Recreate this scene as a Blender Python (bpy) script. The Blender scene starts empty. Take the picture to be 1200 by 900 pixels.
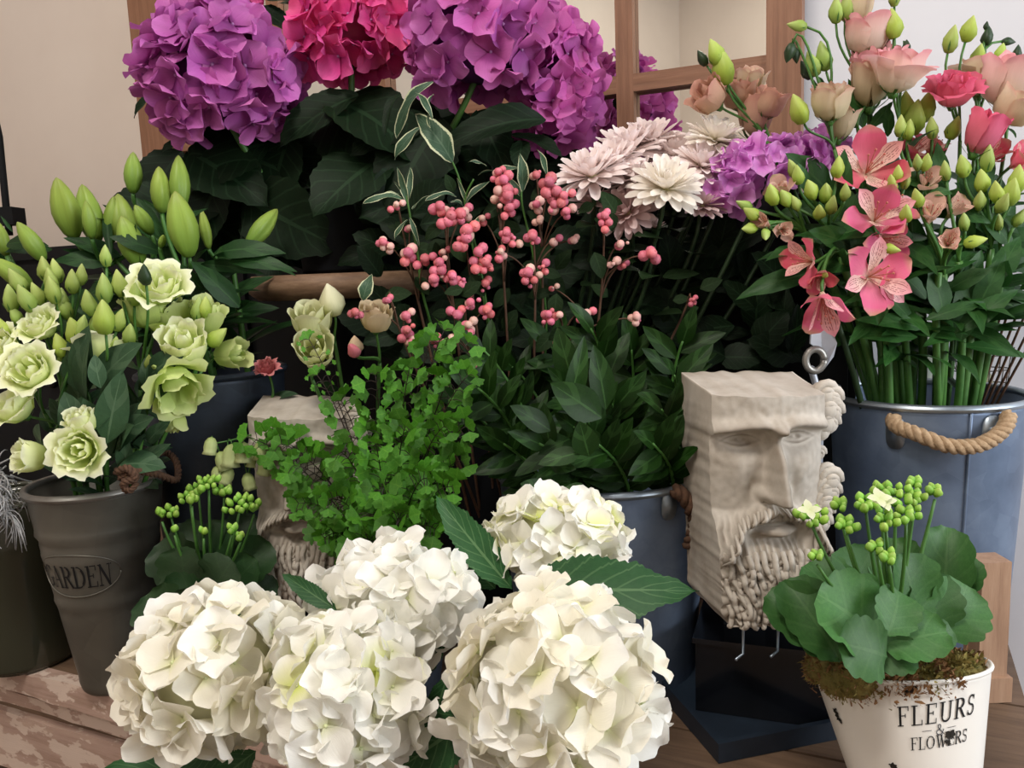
import bpy, math, random
from mathutils import Vector, Matrix, noise
random.seed(7)
R = random
V = Vector
rad = math.radians
sc = bpy.context.scene
COL = sc.collection

# ------------------------------------------------------------------ camera
FPX = 950.0
CAM_LOC = V((0, 0, 0.51))
CAM_ROT = Matrix.Rotation(rad(82), 3, 'X') @ Matrix.Rotation(rad(-2.3), 3, 'Z')
cam = bpy.data.cameras.new('camera')
cam.sensor_width = 36.0
cam.lens = FPX / 1200 * 36
cam.clip_start = 0.02
co = bpy.data.objects.new('camera', cam)
co.matrix_world = Matrix.Translation(CAM_LOC) @ CAM_ROT.to_4x4()
COL.objects.link(co)
sc.camera = co

# ------------------------------------------------------------------ world, lights, exposure
w = bpy.data.worlds.new('world'); sc.world = w; w.use_nodes = True
bg = w.node_tree.nodes['Background']
bg.inputs[0].default_value = (0.80, 0.90, 1.0, 1); bg.inputs[1].default_value = 0.08

def area(name, loc, target, size, size_y, power, col):
    l = bpy.data.lights.new(name, 'AREA'); l.shape = 'RECTANGLE'
    l.size = size; l.size_y = size_y; l.energy = power; l.color = col
    o = bpy.data.objects.new(name, l); o.location = loc
    o.rotation_euler = (V(target) - V(loc)).to_track_quat('-Z', 'Y').to_euler()
    COL.objects.link(o); return o
area('shop_window_daylight', (2.35, -0.55, 1.05), (0.1, 0.95, 0.35), 1.6, 1.6, 76, (0.92, 0.96, 1.0))
area('ceiling_lamp_light', (-0.35, -0.25, 2.3), (0.0, 0.75, 0.3), 0.5, 0.5, 30, (1.0, 0.93, 0.84))
area('wall_fill_light', (-0.75, 0.75, 2.3), (-1.0, 2.0, 0.75), 1.0, 0.25, 6.5, (1.0, 0.95, 0.89))  # added fill that lifts the wall behind the flowers; no fitting in view
area('back_room_fill_light', (-1.5, -1.3, 2.4), (-1.7, -1.3, 0.0), 0.6, 0.6, 19, (1.0, 0.95, 0.87))  # added fill, brightens the room walls that the mirror panes reflect
sc.view_settings.view_transform = 'Standard'
sc.view_settings.look = 'None'
sc.view_settings.exposure = 0.0
sc.view_settings.gamma = 1.0
sc.view_settings.use_curve_mapping = False

# ------------------------------------------------------------------ pixel helpers (1200 x 900 photograph)
def ray(px, py):
    return (CAM_ROT @ V(((px - 600) / FPX, -(py - 450) / FPX, -1))).normalized()
def P(px, py, Y):
    d = ray(px, py); return CAM_LOC + d * (Y / d.y)
def PZ(px, py, z):
    d = ray(px, py); return CAM_LOC + d * ((z - CAM_LOC.z) / d.z)
def PP(px, py, p0, n):
    d = ray(px, py); return CAM_LOC + d * ((p0 - CAM_LOC).dot(n) / d.dot(n))
def m_(px, Y): return px / FPX * Y          # pixels to metres at depth Y
def project(p):
    q = CAM_ROT.transposed() @ (p - CAM_LOC); return 600 + FPX * q.x / -q.z, 450 - FPX * q.y / -q.z

# ------------------------------------------------------------------ mesh builder
class B:
    def __init__(s): s.v = []; s.f = []; s.uv = []; s.mi = []
    def grid(s, fn, nu, nv, mi=0, uvfn=None):
        b = len(s.v)
        for i in range(nu + 1):
            for j in range(nv + 1):
                u, v = i / nu, j / nv
                s.v.append(V(fn(u, v))); s.uv.append(uvfn(u, v) if uvfn else (u, v))
        for i in range(nu):
            for j in range(nv):
                a = b + i * (nv + 1) + j
                s.f.append((a, a + nv + 1, a + nv + 2, a + 1)); s.mi.append(mi)
        return s
    def tube(s, pts, r, n=6, mi=0, cap=True):
        pts = [V(p) for p in pts]; L = len(pts)
        if not isinstance(r, (list, tuple)): r = [r] * L
        if len(r) == 2 and L != 2: r = [r[0] + (r[1] - r[0]) * i / (L - 1) for i in range(L)]
        T = [(pts[min(i + 1, L - 1)] - pts[max(i - 1, 0)]).normalized() for i in range(L)]
        ref = V((0, 0, 1)) if abs(T[0].z) < .9 else V((1, 0, 0))
        N = (ref - T[0] * ref.dot(T[0])).normalized(); b = len(s.v)
        for i in range(L):
            N = (N - T[i] * N.dot(T[i])).normalized(); Bn = T[i].cross(N)
            for j in range(n):
                a = 2 * math.pi * j / n
                s.v.append(pts[i] + (N * math.cos(a) + Bn * math.sin(a)) * r[i]); s.uv.append((i / (L - 1), j / n))
        for i in range(L - 1):
            for j in range(n):
                a = b + i * n + j; c = b + i * n + (j + 1) % n
                s.f.append((a, c, c + n, a + n)); s.mi.append(mi)
        if cap:
            s.f.append(tuple(range(b + n - 1, b - 1, -1))); s.mi.append(mi)
            s.f.append(tuple(range(b + (L - 1) * n, b + L * n))); s.mi.append(mi)
        return s
    def lathe(s, prof, n=24, M=None, mi=0, rmod=None):
        M = M or Matrix(); b = len(s.v); L = len(prof)
        for i, (r, z) in enumerate(prof):
            for j in range(n):
                a = 2 * math.pi * j / n; rr = r * (rmod(a, i / (L - 1)) if rmod else 1)
                s.v.append(M @ V((rr * math.cos(a), rr * math.sin(a), z))); s.uv.append((i / (L - 1), j / n))
        for i in range(L - 1):
            for j in range(n):
                a = b + i * n + j; c = b + i * n + (j + 1) % n
                s.f.append((a, c, c + n, a + n)); s.mi.append(mi)
        return s
    def box(s, lo, hi, M=None, mi=0):
        M = M or Matrix(); b = len(s.v)
        for x in (lo[0], hi[0]):
            for y in (lo[1], hi[1]):
                for z in (lo[2], hi[2]):
                    s.v.append(M @ V((x, y, z))); s.uv.append((x, z))
        for q in ((0, 1, 3, 2), (4, 6, 7, 5), (0, 4, 5, 1), (2, 3, 7, 6), (0, 2, 6, 4), (1, 5, 7, 3)):
            s.f.append(tuple(b + k for k in q)); s.mi.append(mi)
        return s
    def ball(s, c, r, n=8, m=6, mi=0, sz=1.0):
        c = V(c)
        s.lathe([(max(r * math.sin(math.pi * i / m), r * .001), -r * sz * math.cos(math.pi * i / m)) for i in range(m + 1)], n, Matrix.Translation(c), mi)
        return s
    def poly(s, pts, mi=0):
        b = len(s.v)
        for p in pts: s.v.append(V(p)); s.uv.append((0.5, 0.5))
        s.f.append(tuple(range(b, b + len(pts)))); s.mi.append(mi); return s
    def prism(s, pts, off, mi=0):
        b = len(s.v); n = len(pts); off = V(off)
        for p in pts: s.v.append(V(p)); s.uv.append((.5, .5))
        for p in pts: s.v.append(V(p) + off); s.uv.append((.5, .5))
        s.f.append(tuple(range(b, b + n))); s.mi.append(mi)
        s.f.append(tuple(range(b + 2 * n - 1, b + n - 1, -1))); s.mi.append(mi)
        for i in range(n):
            k = (i + 1) % n; s.f.append((b + i, b + n + i, b + n + k, b + k)); s.mi.append(mi)
        return s
    def xf(s, M, start=0):
        for i in range(start, len(s.v)): s.v[i] = M @ s.v[i]
        return s
    def join(s, o, M=None, mi=0):
        b = len(s.v)
        s.v += [(M @ p if M else p.copy()) for p in o.v]; s.uv += o.uv
        s.f += [tuple(k + b for k in f) for f in o.f]; s.mi += [k + mi for k in o.mi]; return s
    def mesh(s, name, *mats, smooth=True):
        me = bpy.data.meshes.new(name)
        me.from_pydata([tuple(p) for p in s.v], [], s.f)
        for m in mats: me.materials.append(m)
        if len(mats) > 1: me.polygons.foreach_set('material_index', s.mi)
        me.polygons.foreach_set('use_smooth', [smooth] * len(s.f))
        uvl = me.uv_layers.new(name='uv')
        flat = []
        for f in s.f:
            for k in f: flat += s.uv[k]
        uvl.data.foreach_set('uv', flat)
        me.update(); return me

# ------------------------------------------------------------------ things and parts
WM = {}
class T:
    def __init__(s, name, label, cat, loc, group=None):
        o = bpy.data.objects.new(name, None); o.empty_display_size = .02
        o.location = loc; COL.objects.link(o)
        o['label'] = label; o['category'] = cat
        if group: o['group'] = group
        s.o = o; WM[o] = Matrix.Translation(V(loc)); s.name = name
    def part(s, name, mesh, M=None, parent=None, label=None, stuff=False):
        p = parent or s.o; M = M or Matrix()
        o = bpy.data.objects.new(name, mesh); COL.objects.link(o)
        o.parent = p; o.matrix_local = WM[p].inverted() @ M; WM[o] = M
        if label: o['label'] = label
        if stuff: o['kind'] = 'stuff'
        return o
def struct(name, mesh, M=None):
    o = bpy.data.objects.new(name, mesh); COL.objects.link(o); o['kind'] = 'structure'
    if M: o.matrix_world = M
    return o
def MY(loc, d, n=(0, 0, 1), s=1.0, sx=None):
    y = V(d).normalized(); n = V(n); z = n - y * n.dot(y)
    if z.length < 1e-4: z = V((1, 0, .3)) - y * V((1, 0, .3)).dot(y)
    z.normalize(); x = y.cross(z)
    sx = s if sx is None else sx
    M = Matrix((x * sx, y * s, z * s)).transposed().to_4x4(); M.translation = V(loc); return M
def MZ(loc, d, s=1.0, spin=0.0, sxy=None):
    q = V(d).normalized().to_track_quat('Z', 'Y').to_matrix().to_4x4()
    sxy = s if sxy is None else sxy
    return Matrix.Translation(V(loc)) @ q @ Matrix.Rotation(spin, 4, 'Z') @ Matrix.Diagonal((sxy, sxy, s, 1))
def bez(a, b, c, n=8):
    a, b, c = V(a), V(b), V(c)
    return [a * (1 - t) ** 2 + b * 2 * t * (1 - t) + c * t * t for t in [i / n for i in range(n + 1)]]
def bez3(a, b, c, d, n=10):
    a, b, c, d = V(a), V(b), V(c), V(d)
    return [a * (1 - t) ** 3 + b * 3 * t * (1 - t) ** 2 + c * 3 * t * t * (1 - t) + d * t ** 3 for t in [i / n for i in range(n + 1)]]
def rv(s=1.0): return V((R.uniform(-s, s), R.uniform(-s, s), R.uniform(-s, s)))
def interp(tab, u):
    for (a, x), (b, y) in zip(tab, tab[1:]):
        if u <= b:
            t = (u - a) / (b - a); t = t * t * (3 - 2 * t); return x + (y - x) * t
    return tab[-1][1]

# ------------------------------------------------------------------ materials
def hexc(h):
    h = h.lstrip('#'); r = []
    for i in (0, 2, 4):
        c = int(h[i:i + 2], 16) / 255
        r.append(c / 12.92 if c <= .04045 else ((c + .055) / 1.055) ** 2.4)
    return (*r, 1)
class G:
    def __init__(s, name):
        s.m = bpy.data.materials.new(name); s.m.use_nodes = True; s.t = s.m.node_tree; s.t.nodes.clear()
        s.out = s.t.nodes.new('ShaderNodeOutputMaterial')
    def n(s, typ, pr=None, **ins):
        nd = s.t.nodes.new('ShaderNode' + typ)
        for k, v in (pr or {}).items(): setattr(nd, k, v)
        for k, v in ins.items():
            k = int(k[1:]) if k[0] == 'i' and k[1:].isdigit() else k.replace('_', ' ')
            sock = nd.inputs[k]
            if isinstance(v, bpy.types.Node): v = v.outputs[0]
            if isinstance(v, bpy.types.NodeSocket): s.t.links.new(v, sock)
            else: sock.default_value = v
        return nd
    def mix(s, f, a, b, bt='MIX'):
        nd = s.n('MixRGB', {'blend_type': bt}, i0=f, i1=a, i2=b); return nd.outputs[0]
    def math(s, op, a, b=0.0, c=0.0):
        return s.n('Math', {'operation': op}, i0=a, i1=b, i2=c).outputs[0]
    def ramp(s, f, stops):
        nd = s.n('ValToRGB', i0=f); el = nd.color_ramp.elements
        while len(el) < len(stops): el.new(.5)
        for e, (p, c) in zip(el, stops): e.position = p; e.color = c if len(c) == 4 else (*c, 1)
        return nd.outputs[0]
    def noise(s, scale, vec=None, detail=4, rough=.6, obj=True):
        if vec is None: vec = s.n('TexCoord').outputs['Object']
        return s.n('TexNoise', i0=vec, Scale=scale, Detail=detail, Roughness=rough).outputs[0]
    def surf(s, sh): s.t.links.new(sh.outputs[0] if hasattr(sh, 'outputs') else sh, s.out.inputs[0]); return s.m
    def uv(s):
        sp = s.n('SeparateXYZ', i0=s.n('TexCoord').outputs['UV']); return sp.outputs[0], sp.outputs[1]
    def rnd(s): return s.n('ObjectInfo').outputs['Random']
    def bump(s, h, st=.3, d=.002): return s.n('Bump', Strength=st, Distance=d, Height=h).outputs[0]

def petal_mat(name, stops, var=.12, rough=.55, trans=.3, streak=.12, sat=1.0, grad='u', spec=.25):
    g = G(name); u, v = g.uv()
    c = g.ramp(u, stops)
    vec = g.n('CombineXYZ', i0=g.math('MULTIPLY', u, 1.5), i1=g.math('MULTIPLY', v, 14.0), i2=g.math('MULTIPLY', g.rnd(), 40.0)).outputs[0]
    st = g.noise(2.0, vec, 3)
    val = g.math('ADD', g.math('MULTIPLY', g.math('SUBTRACT', st, .5), streak * 2), g.math('MULTIPLY_ADD', g.rnd(), 2 * var, 1 - var))
    hs = g.n('HueSaturation', i0=.5, i1=sat, i2=val, i4=c)
    hs.inputs['Fac'].default_value = 1
    hue = g.math('MULTIPLY_ADD', g.math('FRACT', g.math('MULTIPLY', g.rnd(), 7.13)), var * .16, .5 - var * .08)
    g.t.links.new(hue, hs.inputs[0])
    col = hs.outputs[0]
    nb = g.bump(st, .25, .001)
    p = g.n('BsdfPrincipled', Base_Color=col, Roughness=rough, Normal=nb); p.inputs['Specular IOR Level'].default_value = spec
    tr = g.n('BsdfTranslucent', Color=col)
    return g.surf(g.n('MixShader', i0=trans, i1=p, i2=tr))

def leaf_mat(name, dark, light, vein, rough=.42, trans=.18, edge=None, nveins=7.0, vs=.5, var=.22, spec=.4):
    g = G(name); u, v = g.uv()
    a = g.math('ABSOLUTE', g.math('SUBTRACT', v, .5)); a2 = g.math('MULTIPLY', a, 2.0)
    base = g.mix(g.noise(22.0, None, 3), dark, light)
    k = g.math('FRACT', g.math('MULTIPLY', g.math('SUBTRACT', u, g.math('MULTIPLY', a2, .28)), nveins))
    side = g.math('LESS_THAN', g.math('ABSOLUTE', g.math('SUBTRACT', k, .5)), .075)
    mid = g.math('LESS_THAN', a2, g.math('MULTIPLY_ADD', g.math('SUBTRACT', 1.0, u), .07, .02))
    vf = g.math('MAXIMUM', mid, g.math('MULTIPLY', side, .55))
    c = g.mix(g.math('MULTIPLY', vf, vs), base, vein)
    if edge:
        ef = g.math('GREATER_THAN', g.math('ADD', a2, g.math('MULTIPLY', g.noise(60.0), .35)), .98)
        c = g.mix(ef, c, edge)
    val = g.math('MULTIPLY_ADD', g.rnd(), 2 * var, 1 - var)
    hs = g.n('HueSaturation', i4=c); g.t.links.new(val, hs.inputs[2])
    col = hs.outputs[0]
    h = g.math('SUBTRACT', g.math('MULTIPLY', g.noise(90.0), .4), vf)
    p = g.n('BsdfPrincipled', Base_Color=col, Roughness=rough, Normal=g.bump(h, .35, .0012)); p.inputs['Specular IOR Level'].default_value = spec
    tr = g.n('BsdfTranslucent', Color=col)
    return g.surf(g.n('MixShader', i0=trans, i1=p, i2=tr))

def plain(name, a, b, scale=30., rough=.5, metal=0., bump=.2, bd=.002, spec=.4, stretch=None, var=0.):
    g = G(name); tc = g.n('TexCoord').outputs['Object']
    if stretch: tc = g.n('Mapping', i0=tc, Scale=stretch).outputs[0]
    n1 = g.noise(scale, tc, 5)
    c = g.mix(g.ramp(n1, [(.3, (0, 0, 0)), (.7, (1, 1, 1))]), a, b)
    if var:
        hs = g.n('HueSaturation', i4=c); g.t.links.new(g.math('MULTIPLY_ADD', g.rnd(), 2 * var, 1 - var), hs.inputs[2]); c = hs.outputs[0]
    p = g.n('BsdfPrincipled', Base_Color=c, Roughness=rough, Metallic=metal, Normal=g.bump(n1, bump, bd)); p.inputs['Specular IOR Level'].default_value = spec
    return g.surf(p)

def wood_mat(name, a, b, c, axis=(1.5, 30, 30), rough=.6, chip=None, bump=.35):
    g = G(name); tc = g.n('TexCoord').outputs['Object']
    mp = g.n('Mapping', i0=tc, Scale=axis).outputs[0]
    n1 = g.noise(3.0, mp, 6, .7); n2 = g.noise(9.0, tc, 4)
    col = g.ramp(n1, [(.25, a), (.5, b), (.75, c)])
    if chip:
        f = g.ramp(g.noise(16.0, g.n('Mapping', i0=tc, Scale=(1, 1.6, 2.2)).outputs[0], 5, .6), [(.50, (0, 0, 0)), (.53, (1, 1, 1))])
        col = g.mix(f, col, chip)
    col = g.mix(g.math('MULTIPLY', n2, .35), col, a)
    p = g.n('BsdfPrincipled', Base_Color=col, Roughness=rough, Normal=g.bump(n1, bump, .002))
    return g.surf(p)

def zinc_mat(name, a, b, c, rough=.42, metal=.75, scale=9.):
    g = G(name); tc = g.n('TexCoord').outputs['Object']
    n1 = g.noise(scale, tc, 5, .62); vo = g.n('TexVoronoi', i0=tc, Scale=scale * 4).outputs['Color']
    vs = g.n('SeparateColor', i0=vo).outputs[0]
    f = g.math('MULTIPLY_ADD', vs, .12, g.math('MULTIPLY_ADD', n1, 1.0, -.06))
    col = g.ramp(f, [(.25, a), (.5, b), (.8, c)])
    p = g.n('BsdfPrincipled', Base_Color=col, Roughness=g.math('MULTIPLY_ADD', n1, .3, rough - .15), Metallic=metal, Normal=g.bump(n1, .12, .003))
    return g.surf(p)

# ------------------------------------------------------------------ shared materials for the hard things
WALL_BEIGE = plain('beige_plaster', hexc('#d8cbc0'), hexc('#ded2c7'), 3., .85, 0, .05)
WALL_WHITE = plain('white_plaster', hexc('#d3d4da'), hexc('#dbdce1'), 3., .8, 0, .05)
WOOD_FRAME = wood_mat('mirror_wood', hexc('#6e4a34'), hexc('#875e45'), hexc('#9a7156'), (40, 40, 2.0), .55)
WOOD_FRAME_H = wood_mat('mirror_wood_rail', hexc('#6e4a34'), hexc('#875e45'), hexc('#9a7156'), (2.0, 40, 40), .55)
WOOD_BENCH = wood_mat('bench_wood', hexc('#8f7462'), hexc('#b3978a'), hexc('#c4ab9b'), (2.0, 25, 25), .7, chip=hexc('#d8c4b6'))
WOOD_BENCH_SHADED = wood_mat('bench_wood_shaded', hexc('#4e3b2d'), hexc('#6d5643'), hexc('#836a54'), (2.0, 25, 25), .6)  # bench wood in a darker copy; shadow on the top is painted in
WOOD_POST = wood_mat('post_wood', hexc('#8a6a54'), hexc('#a8866c'), hexc('#bb9c82'), (30, 30, 2.5), .6)
WOOD_DARK = wood_mat('round_stand_wood', hexc('#57402f'), hexc('#80634b'), hexc('#a3866b'), (6, 6, 30), .6)
BLACK_WOOD = plain('black_painted_wood', hexc('#0c0d0f'), hexc('#131518'), 12., .7, 0, .1, spec=.2)
BLACK_GLOSS = plain('black_gloss', hexc('#0c0e12'), hexc('#14171d'), 5., .16, 0, .03)
TRAY_BLUE = plain('dark_tray_paint', hexc('#1a222d'), hexc('#25303d'), 15., .4)
ZINC_BLUE = zinc_mat('zinc_blue', hexc('#56657c'), hexc('#6c7c94'), hexc('#8495ac'), .45, .55)
ZINC_DARK = zinc_mat('zinc_dark', hexc('#272e39'), hexc('#39424f'), hexc('#4a5565'), .5, .5)
ZINC_RIM = zinc_mat('zinc_rim', hexc('#7f8b97'), hexc('#98a3ad'), hexc('#b4bec6'), .35, .8)
PEWTER = zinc_mat('pewter', hexc('#54524c'), hexc('#67655d'), hexc('#78756b'), .42, .6, 5.)
BLACK_PAIL = plain('black_pail', hexc('#0b0d10'), hexc('#12151a'), 12., .7, 0, .1, spec=.15)
PEWTER_RIM = zinc_mat('pewter_rim', hexc('#7d7b76'), hexc('#92908b'), hexc('#a3a29d'), .4, .7)
ROPE = plain('jute_rope', hexc('#947a5c'), hexc('#bda283'), 160., .9, 0, .6)
ROPE_DARK = plain('dark_jute_rope', hexc('#3d2a1f'), hexc('#5e4331'), 160., .9, 0, .6)
INK = plain('black_ink', hexc('#08080a'), hexc('#101013'), 60., .6)
INK_GREY = plain('grey_ink', hexc('#3a3a40'), hexc('#4a4a50'), 60., .6)
CHIP = plain('chipped_black', hexc('#16140f'), hexc('#262018'), 90., .8)
ENAMEL = plain('cream_enamel', hexc('#e6e1d8'), hexc('#efebe4'), 6., .35, 0, .04)
SOIL = plain('dark_soil', hexc('#1a130d'), hexc('#33261a'), 120., .95, 0, .8, .006)
STONE = None

# ------------------------------------------------------------------ the setting
A25 = rad(25)
FM = Matrix.Translation((0, 1.519, 0)) @ Matrix.Rotation(-A25, 4, 'Z')     # x along the wall, y into the wall
FMI = FM.inverted()
NB = V((math.sin(A25), math.cos(A25), 0)); M0 = V((0, 1.519, 0))
def fp(px, py, off=0.0):
    return FMI @ PP(px, py, M0 + NB * off, NB)          # pixel -> bench coordinates on the mirror plane
s_r0, s_r1 = fp(900, 60).x, fp(941, 60).x
s_l0, s_l1 = fp(164, 60).x, fp(202, 60).x
s_join = (s_r0 + s_r1) / 2
struct('wall_left', B().box((-3.2, .075, -.8), (s_join, .2, 2.6)).mesh('wall_left', WALL_BEIGE, smooth=False), FM)
struct('wall_right', B().box((s_join, .075, -.8), (2.2, .2, 2.6)).mesh('wall_right', WALL_WHITE, smooth=False), FM)  # same wall as wall_left; cool daylight at this end is put into the colour
struct('wall_front', B().box((-3.4, -2.3, -.8), (3.2, -2.2, 2.6)).mesh('wall_front', WALL_BEIGE, smooth=False))
struct('wall_side', B().box((-2.6, -2.3, -.8), (-2.5, 3.0, 2.6)).mesh('wall_side', WALL_BEIGE, smooth=False))
struct('floor', B().box((-3.4, -2.3, -.85), (3.2, 3.2, -.8)).mesh('floor', WOOD_BENCH_SHADED, smooth=False))
struct('ceiling', B().box((-3.4, -2.3, 2.6), (3.2, 3.2, 2.65)).mesh('ceiling', WALL_WHITE, smooth=False))

# ------------------------------------------------------------------ window-frame mirror
g = G('mirror_glass')
MIRROR = g.surf(g.n('BsdfPrincipled', Base_Color=(.80, .80, .76, 1), Metallic=1.0, Roughness=.012))
t = T('mirror', 'paned mirror in a brown wooden window frame leaning behind the flowers', 'mirror', FM @ V((0, .02, .45)))
ZB, ZT = .56, 1.28
D0, D1 = -.022, .022
bar = fp(740, 100)
zc = bar.z; hb = .014
def fbox(x0, x1, z0, z1, d0=D0, d1=D1): return B().box((x0, d0, z0), (x1, d1, z1))
for x0, x1 in ((s_l0, s_l1), (s_r0, s_r1)):
    t.part('stile', fbox(x0, x1, ZB, ZT).mesh('stile', WOOD_FRAME, smooth=False), FM)
for z0, z1 in ((ZB, ZB + .06), (ZT - .06, ZT)):
    t.part('rail', fbox(s_l1, s_r0, z0, z1).mesh('rail', WOOD_FRAME_H, smooth=False), FM)
ms = fp(725, 60).x, fp(745, 60).x
pw = s_r0 - ms[1]; mw = ms[1] - ms[0]
xs = []; x = s_r0
while x - pw > s_l1 + .05: xs.append((x - pw - mw, x - pw)); x -= pw + mw
for x0, x1 in xs:
    t.part('muntin', fbox(x0, x1, ZB + .06, ZT - .06, -.018, .0).mesh('muntin', WOOD_FRAME, smooth=False), FM)
edges = [s_l1] + [q for p in reversed(xs) for q in p] + [s_r0]
cols = [(edges[i], edges[i + 1]) for i in range(0, len(edges) - 1, 2)]
zbars = [zc - .30, zc, zc + .30]
for x0, x1 in cols:
    for zb in zbars:
        if ZB + .07 < zb < ZT - .08:
            t.part('glazing_bar', fbox(x0, x1, zb - hb, zb + hb, -.018, .0).mesh('glazing_bar', WOOD_FRAME_H, smooth=False), FM)
zz = [ZB + .06] + [zb for zb in zbars if ZB + .07 < zb < ZT - .08] + [ZT - .06]
for x0, x1 in cols:
    for z0, z1 in zip(zz, zz[1:]):
        t.part('pane', fbox(x0, x1, z0, z1, .001, .004).mesh('pane', MIRROR, smooth=False), FM)

# ------------------------------------------------------------------ bench, cabinet, stands
EDGE = -.727
t = T('display_bench', 'long worn wooden display bench with chipped front edge under the buckets', 'bench', FM @ V((0, -.4, -.8)))
for k, (y0, y1) in enumerate(((EDGE + .02, -.55), (-.546, -.37), (-.366, -.19), (-.186, .06))):
    t.part('top_plank', B().box((-1.35, y0, -.028), (.795, y1, 0)).mesh('top_plank', WOOD_BENCH_SHADED, smooth=False), FM)
nb_ = 60
def edgeboard(y, z0, z1, jag, x0=-1.35, x1=.795, th=.02):
    b = B(); pts = []
    for i in range(nb_ + 1):
        x = x0 + (x1 - x0) * i / nb_
        b.v += [V((x, y + jag * noise.noise((x * 9, z0 * 7, 1)), z0 + jag * noise.noise((x * 14, z0, 3))))]
        b.v += [V((x, y + jag * noise.noise((x * 9, z1 * 7, 2)), z1 - abs(jag * noise.noise((x * 17, z1, 5)))))]
        b.v += [V((x, y + th, z1)), V((x, y + th, z0))]; b.uv += [(0, 0)] * 4
    for i in range(nb_):
        for q in range(4):
            a = i * 4 + q; c = i * 4 + (q + 1) % 4; b.f.append((a, a + 4, c + 4, c)); b.mi.append(0)
    b.f += [(0, 1, 2, 3), tuple(nb_ * 4 + k for k in (3, 2, 1, 0))]; b.mi += [0, 0]
    return b
t.part('front_edge', edgeboard(EDGE, -.034, 0.001, .006).mesh('front_edge', WOOD_BENCH, smooth=False), FM)
t.part('moulding', edgeboard(EDGE + .024, -.074, -.052, .004).mesh('moulding', WOOD_BENCH, smooth=False), FM)
t.part('apron', edgeboard(EDGE + .016, -.17, -.080, .004).mesh('apron', WOOD_BENCH, smooth=False), FM)
t.part('inner_apron', B().box((-1.34, EDGE + .026, -.17), (.78, EDGE + .04, -.03)).mesh('inner_apron', WOOD_BENCH_SHADED, smooth=False), FM)
for x in (-1.3, .72):
    for y in (EDGE + .05, -.02):
        t.part('leg', B().box((x, y - .03, -.8), (x + .06, y + .03, -.03)).mesh('leg', WOOD_POST, smooth=False), FM)

t = T('backing', 'added black cabinet standing behind the flower buckets', 'backing', FM @ V((-.3, -.1, 0)))  # closed black box added so gaps between the plants stay dark
x0c, x1c = -1.55, fp(1003, 420, -.16).x
t.part('carcass', B().box((x0c, -.155, .001), (x1c, -.03, .575)).mesh('carcass', BLACK_WOOD, smooth=False), FM)
t.part('backing_top', B().box((x0c - .01, -.165, .575), (x1c + .008, -.024, .60)).mesh('backing_top', BLACK_WOOD, smooth=False), FM)
for k in range(4):
    xa = x0c + .01 + k * (x1c - x0c) / 4; xb = xa + (x1c - x0c) / 4 - .02
    d = t.part('door', B().box((xa, -.165, .02), (xb, -.155, .565)).mesh('door', BLACK_WOOD, smooth=False), FM)
    t.part('knob', B().ball((xb - .03, -.176, .30), .012).mesh('knob', BLACK_GLOSS), FM, d)

# round wooden stand that carries the coloured hydrangeas
SX = P(392, 330, 1.20); SC = V((SX.x, 1.27, 0)); zt = SX.z + .012
t = T('plant_stand', 'round wooden plant stand with bark edged top holding the coloured hydrangeas', 'stand', (SC.x, SC.y, 0))
rim = lambda a, u: 1 + .02 * math.sin(3 * a + 1) + .012 * math.sin(11 * a)
t.part('stand_top', B().lathe([(.001, zt - .036), (.13, zt - .036), (.143, zt - .026), (.146, zt - .012), (.138, zt), (.001, zt)], 48, Matrix.Translation((SC.x, SC.y, 0)), 0, rim).mesh('stand_top', WOOD_DARK))
t.part('pedestal', B().lathe([(.001, 0), (.10, 0), (.10, .015), (.03, .03), (.02, .1), (.018, .3), (.03, zt - .05), (.05, zt - .036), (.001, zt - .036)], 20, Matrix.Translation((SC.x, SC.y, 0))).mesh('pedestal', BLACK_WOOD))

# dark tray and gloss plinth under the mask
t = T('tray', 'flat dark blue grey tray on the bench under the bearded mask', 'tray', (.27, .9, 0))
TM = Matrix.Translation((.27, .905, 0)) @ Matrix.Rotation(rad(14), 4, 'Z')
t.part('tray_base', B().box((-.105, -.115, .0005), (.14, .12, .006)).mesh('tray_base', TRAY_BLUE, smooth=False), TM)
for lo, hi in (((-.105, -.115, .006), (.14, -.109, .022)), ((-.105, .114, .006), (.14, .12, .022)), ((-.105, -.109, .006), (-.099, .114, .022)), ((.134, -.109, .006), (.14, .114, .022))):
    t.part('tray_side', B().box(lo, hi).mesh('tray_side', TRAY_BLUE, smooth=False), TM)
t = T('plinth', 'glossy black display plinth below the bearded mask', 'plinth', (.285, .9, .0065))
PLM = Matrix.Translation((.29, .905, 0)) @ Matrix.Rotation(rad(-20), 4, 'Z')
t.part('plinth_body', B().box((-.075, -.075, .0065), (.085, .06, .088)).mesh('plinth_body', BLACK_GLOSS, smooth=False), PLM)
t.part('plinth_top', B().box((-.078, -.078, .088), (.088, .063, .094)).mesh('plinth_top', BLACK_GLOSS, smooth=False), PLM)

# upright post beside the pot
a = P(1152, 660, .865); c_ = P(1186, 660, .865)
t = T('wooden_post', 'worn brown wooden upright post between printed pot and white wall', 'post', (a.x, .865, 0))
t.part('upright', B().box((a.x, .865, 0.0005), (c_.x, .897, a.z)).mesh('upright', WOOD_POST, smooth=False))
t.part('end_block', B().box((a.x - .004, .860, 0.0006), (c_.x + .004, .903, .03)).mesh('end_block', WOOD_POST, smooth=False))

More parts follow.
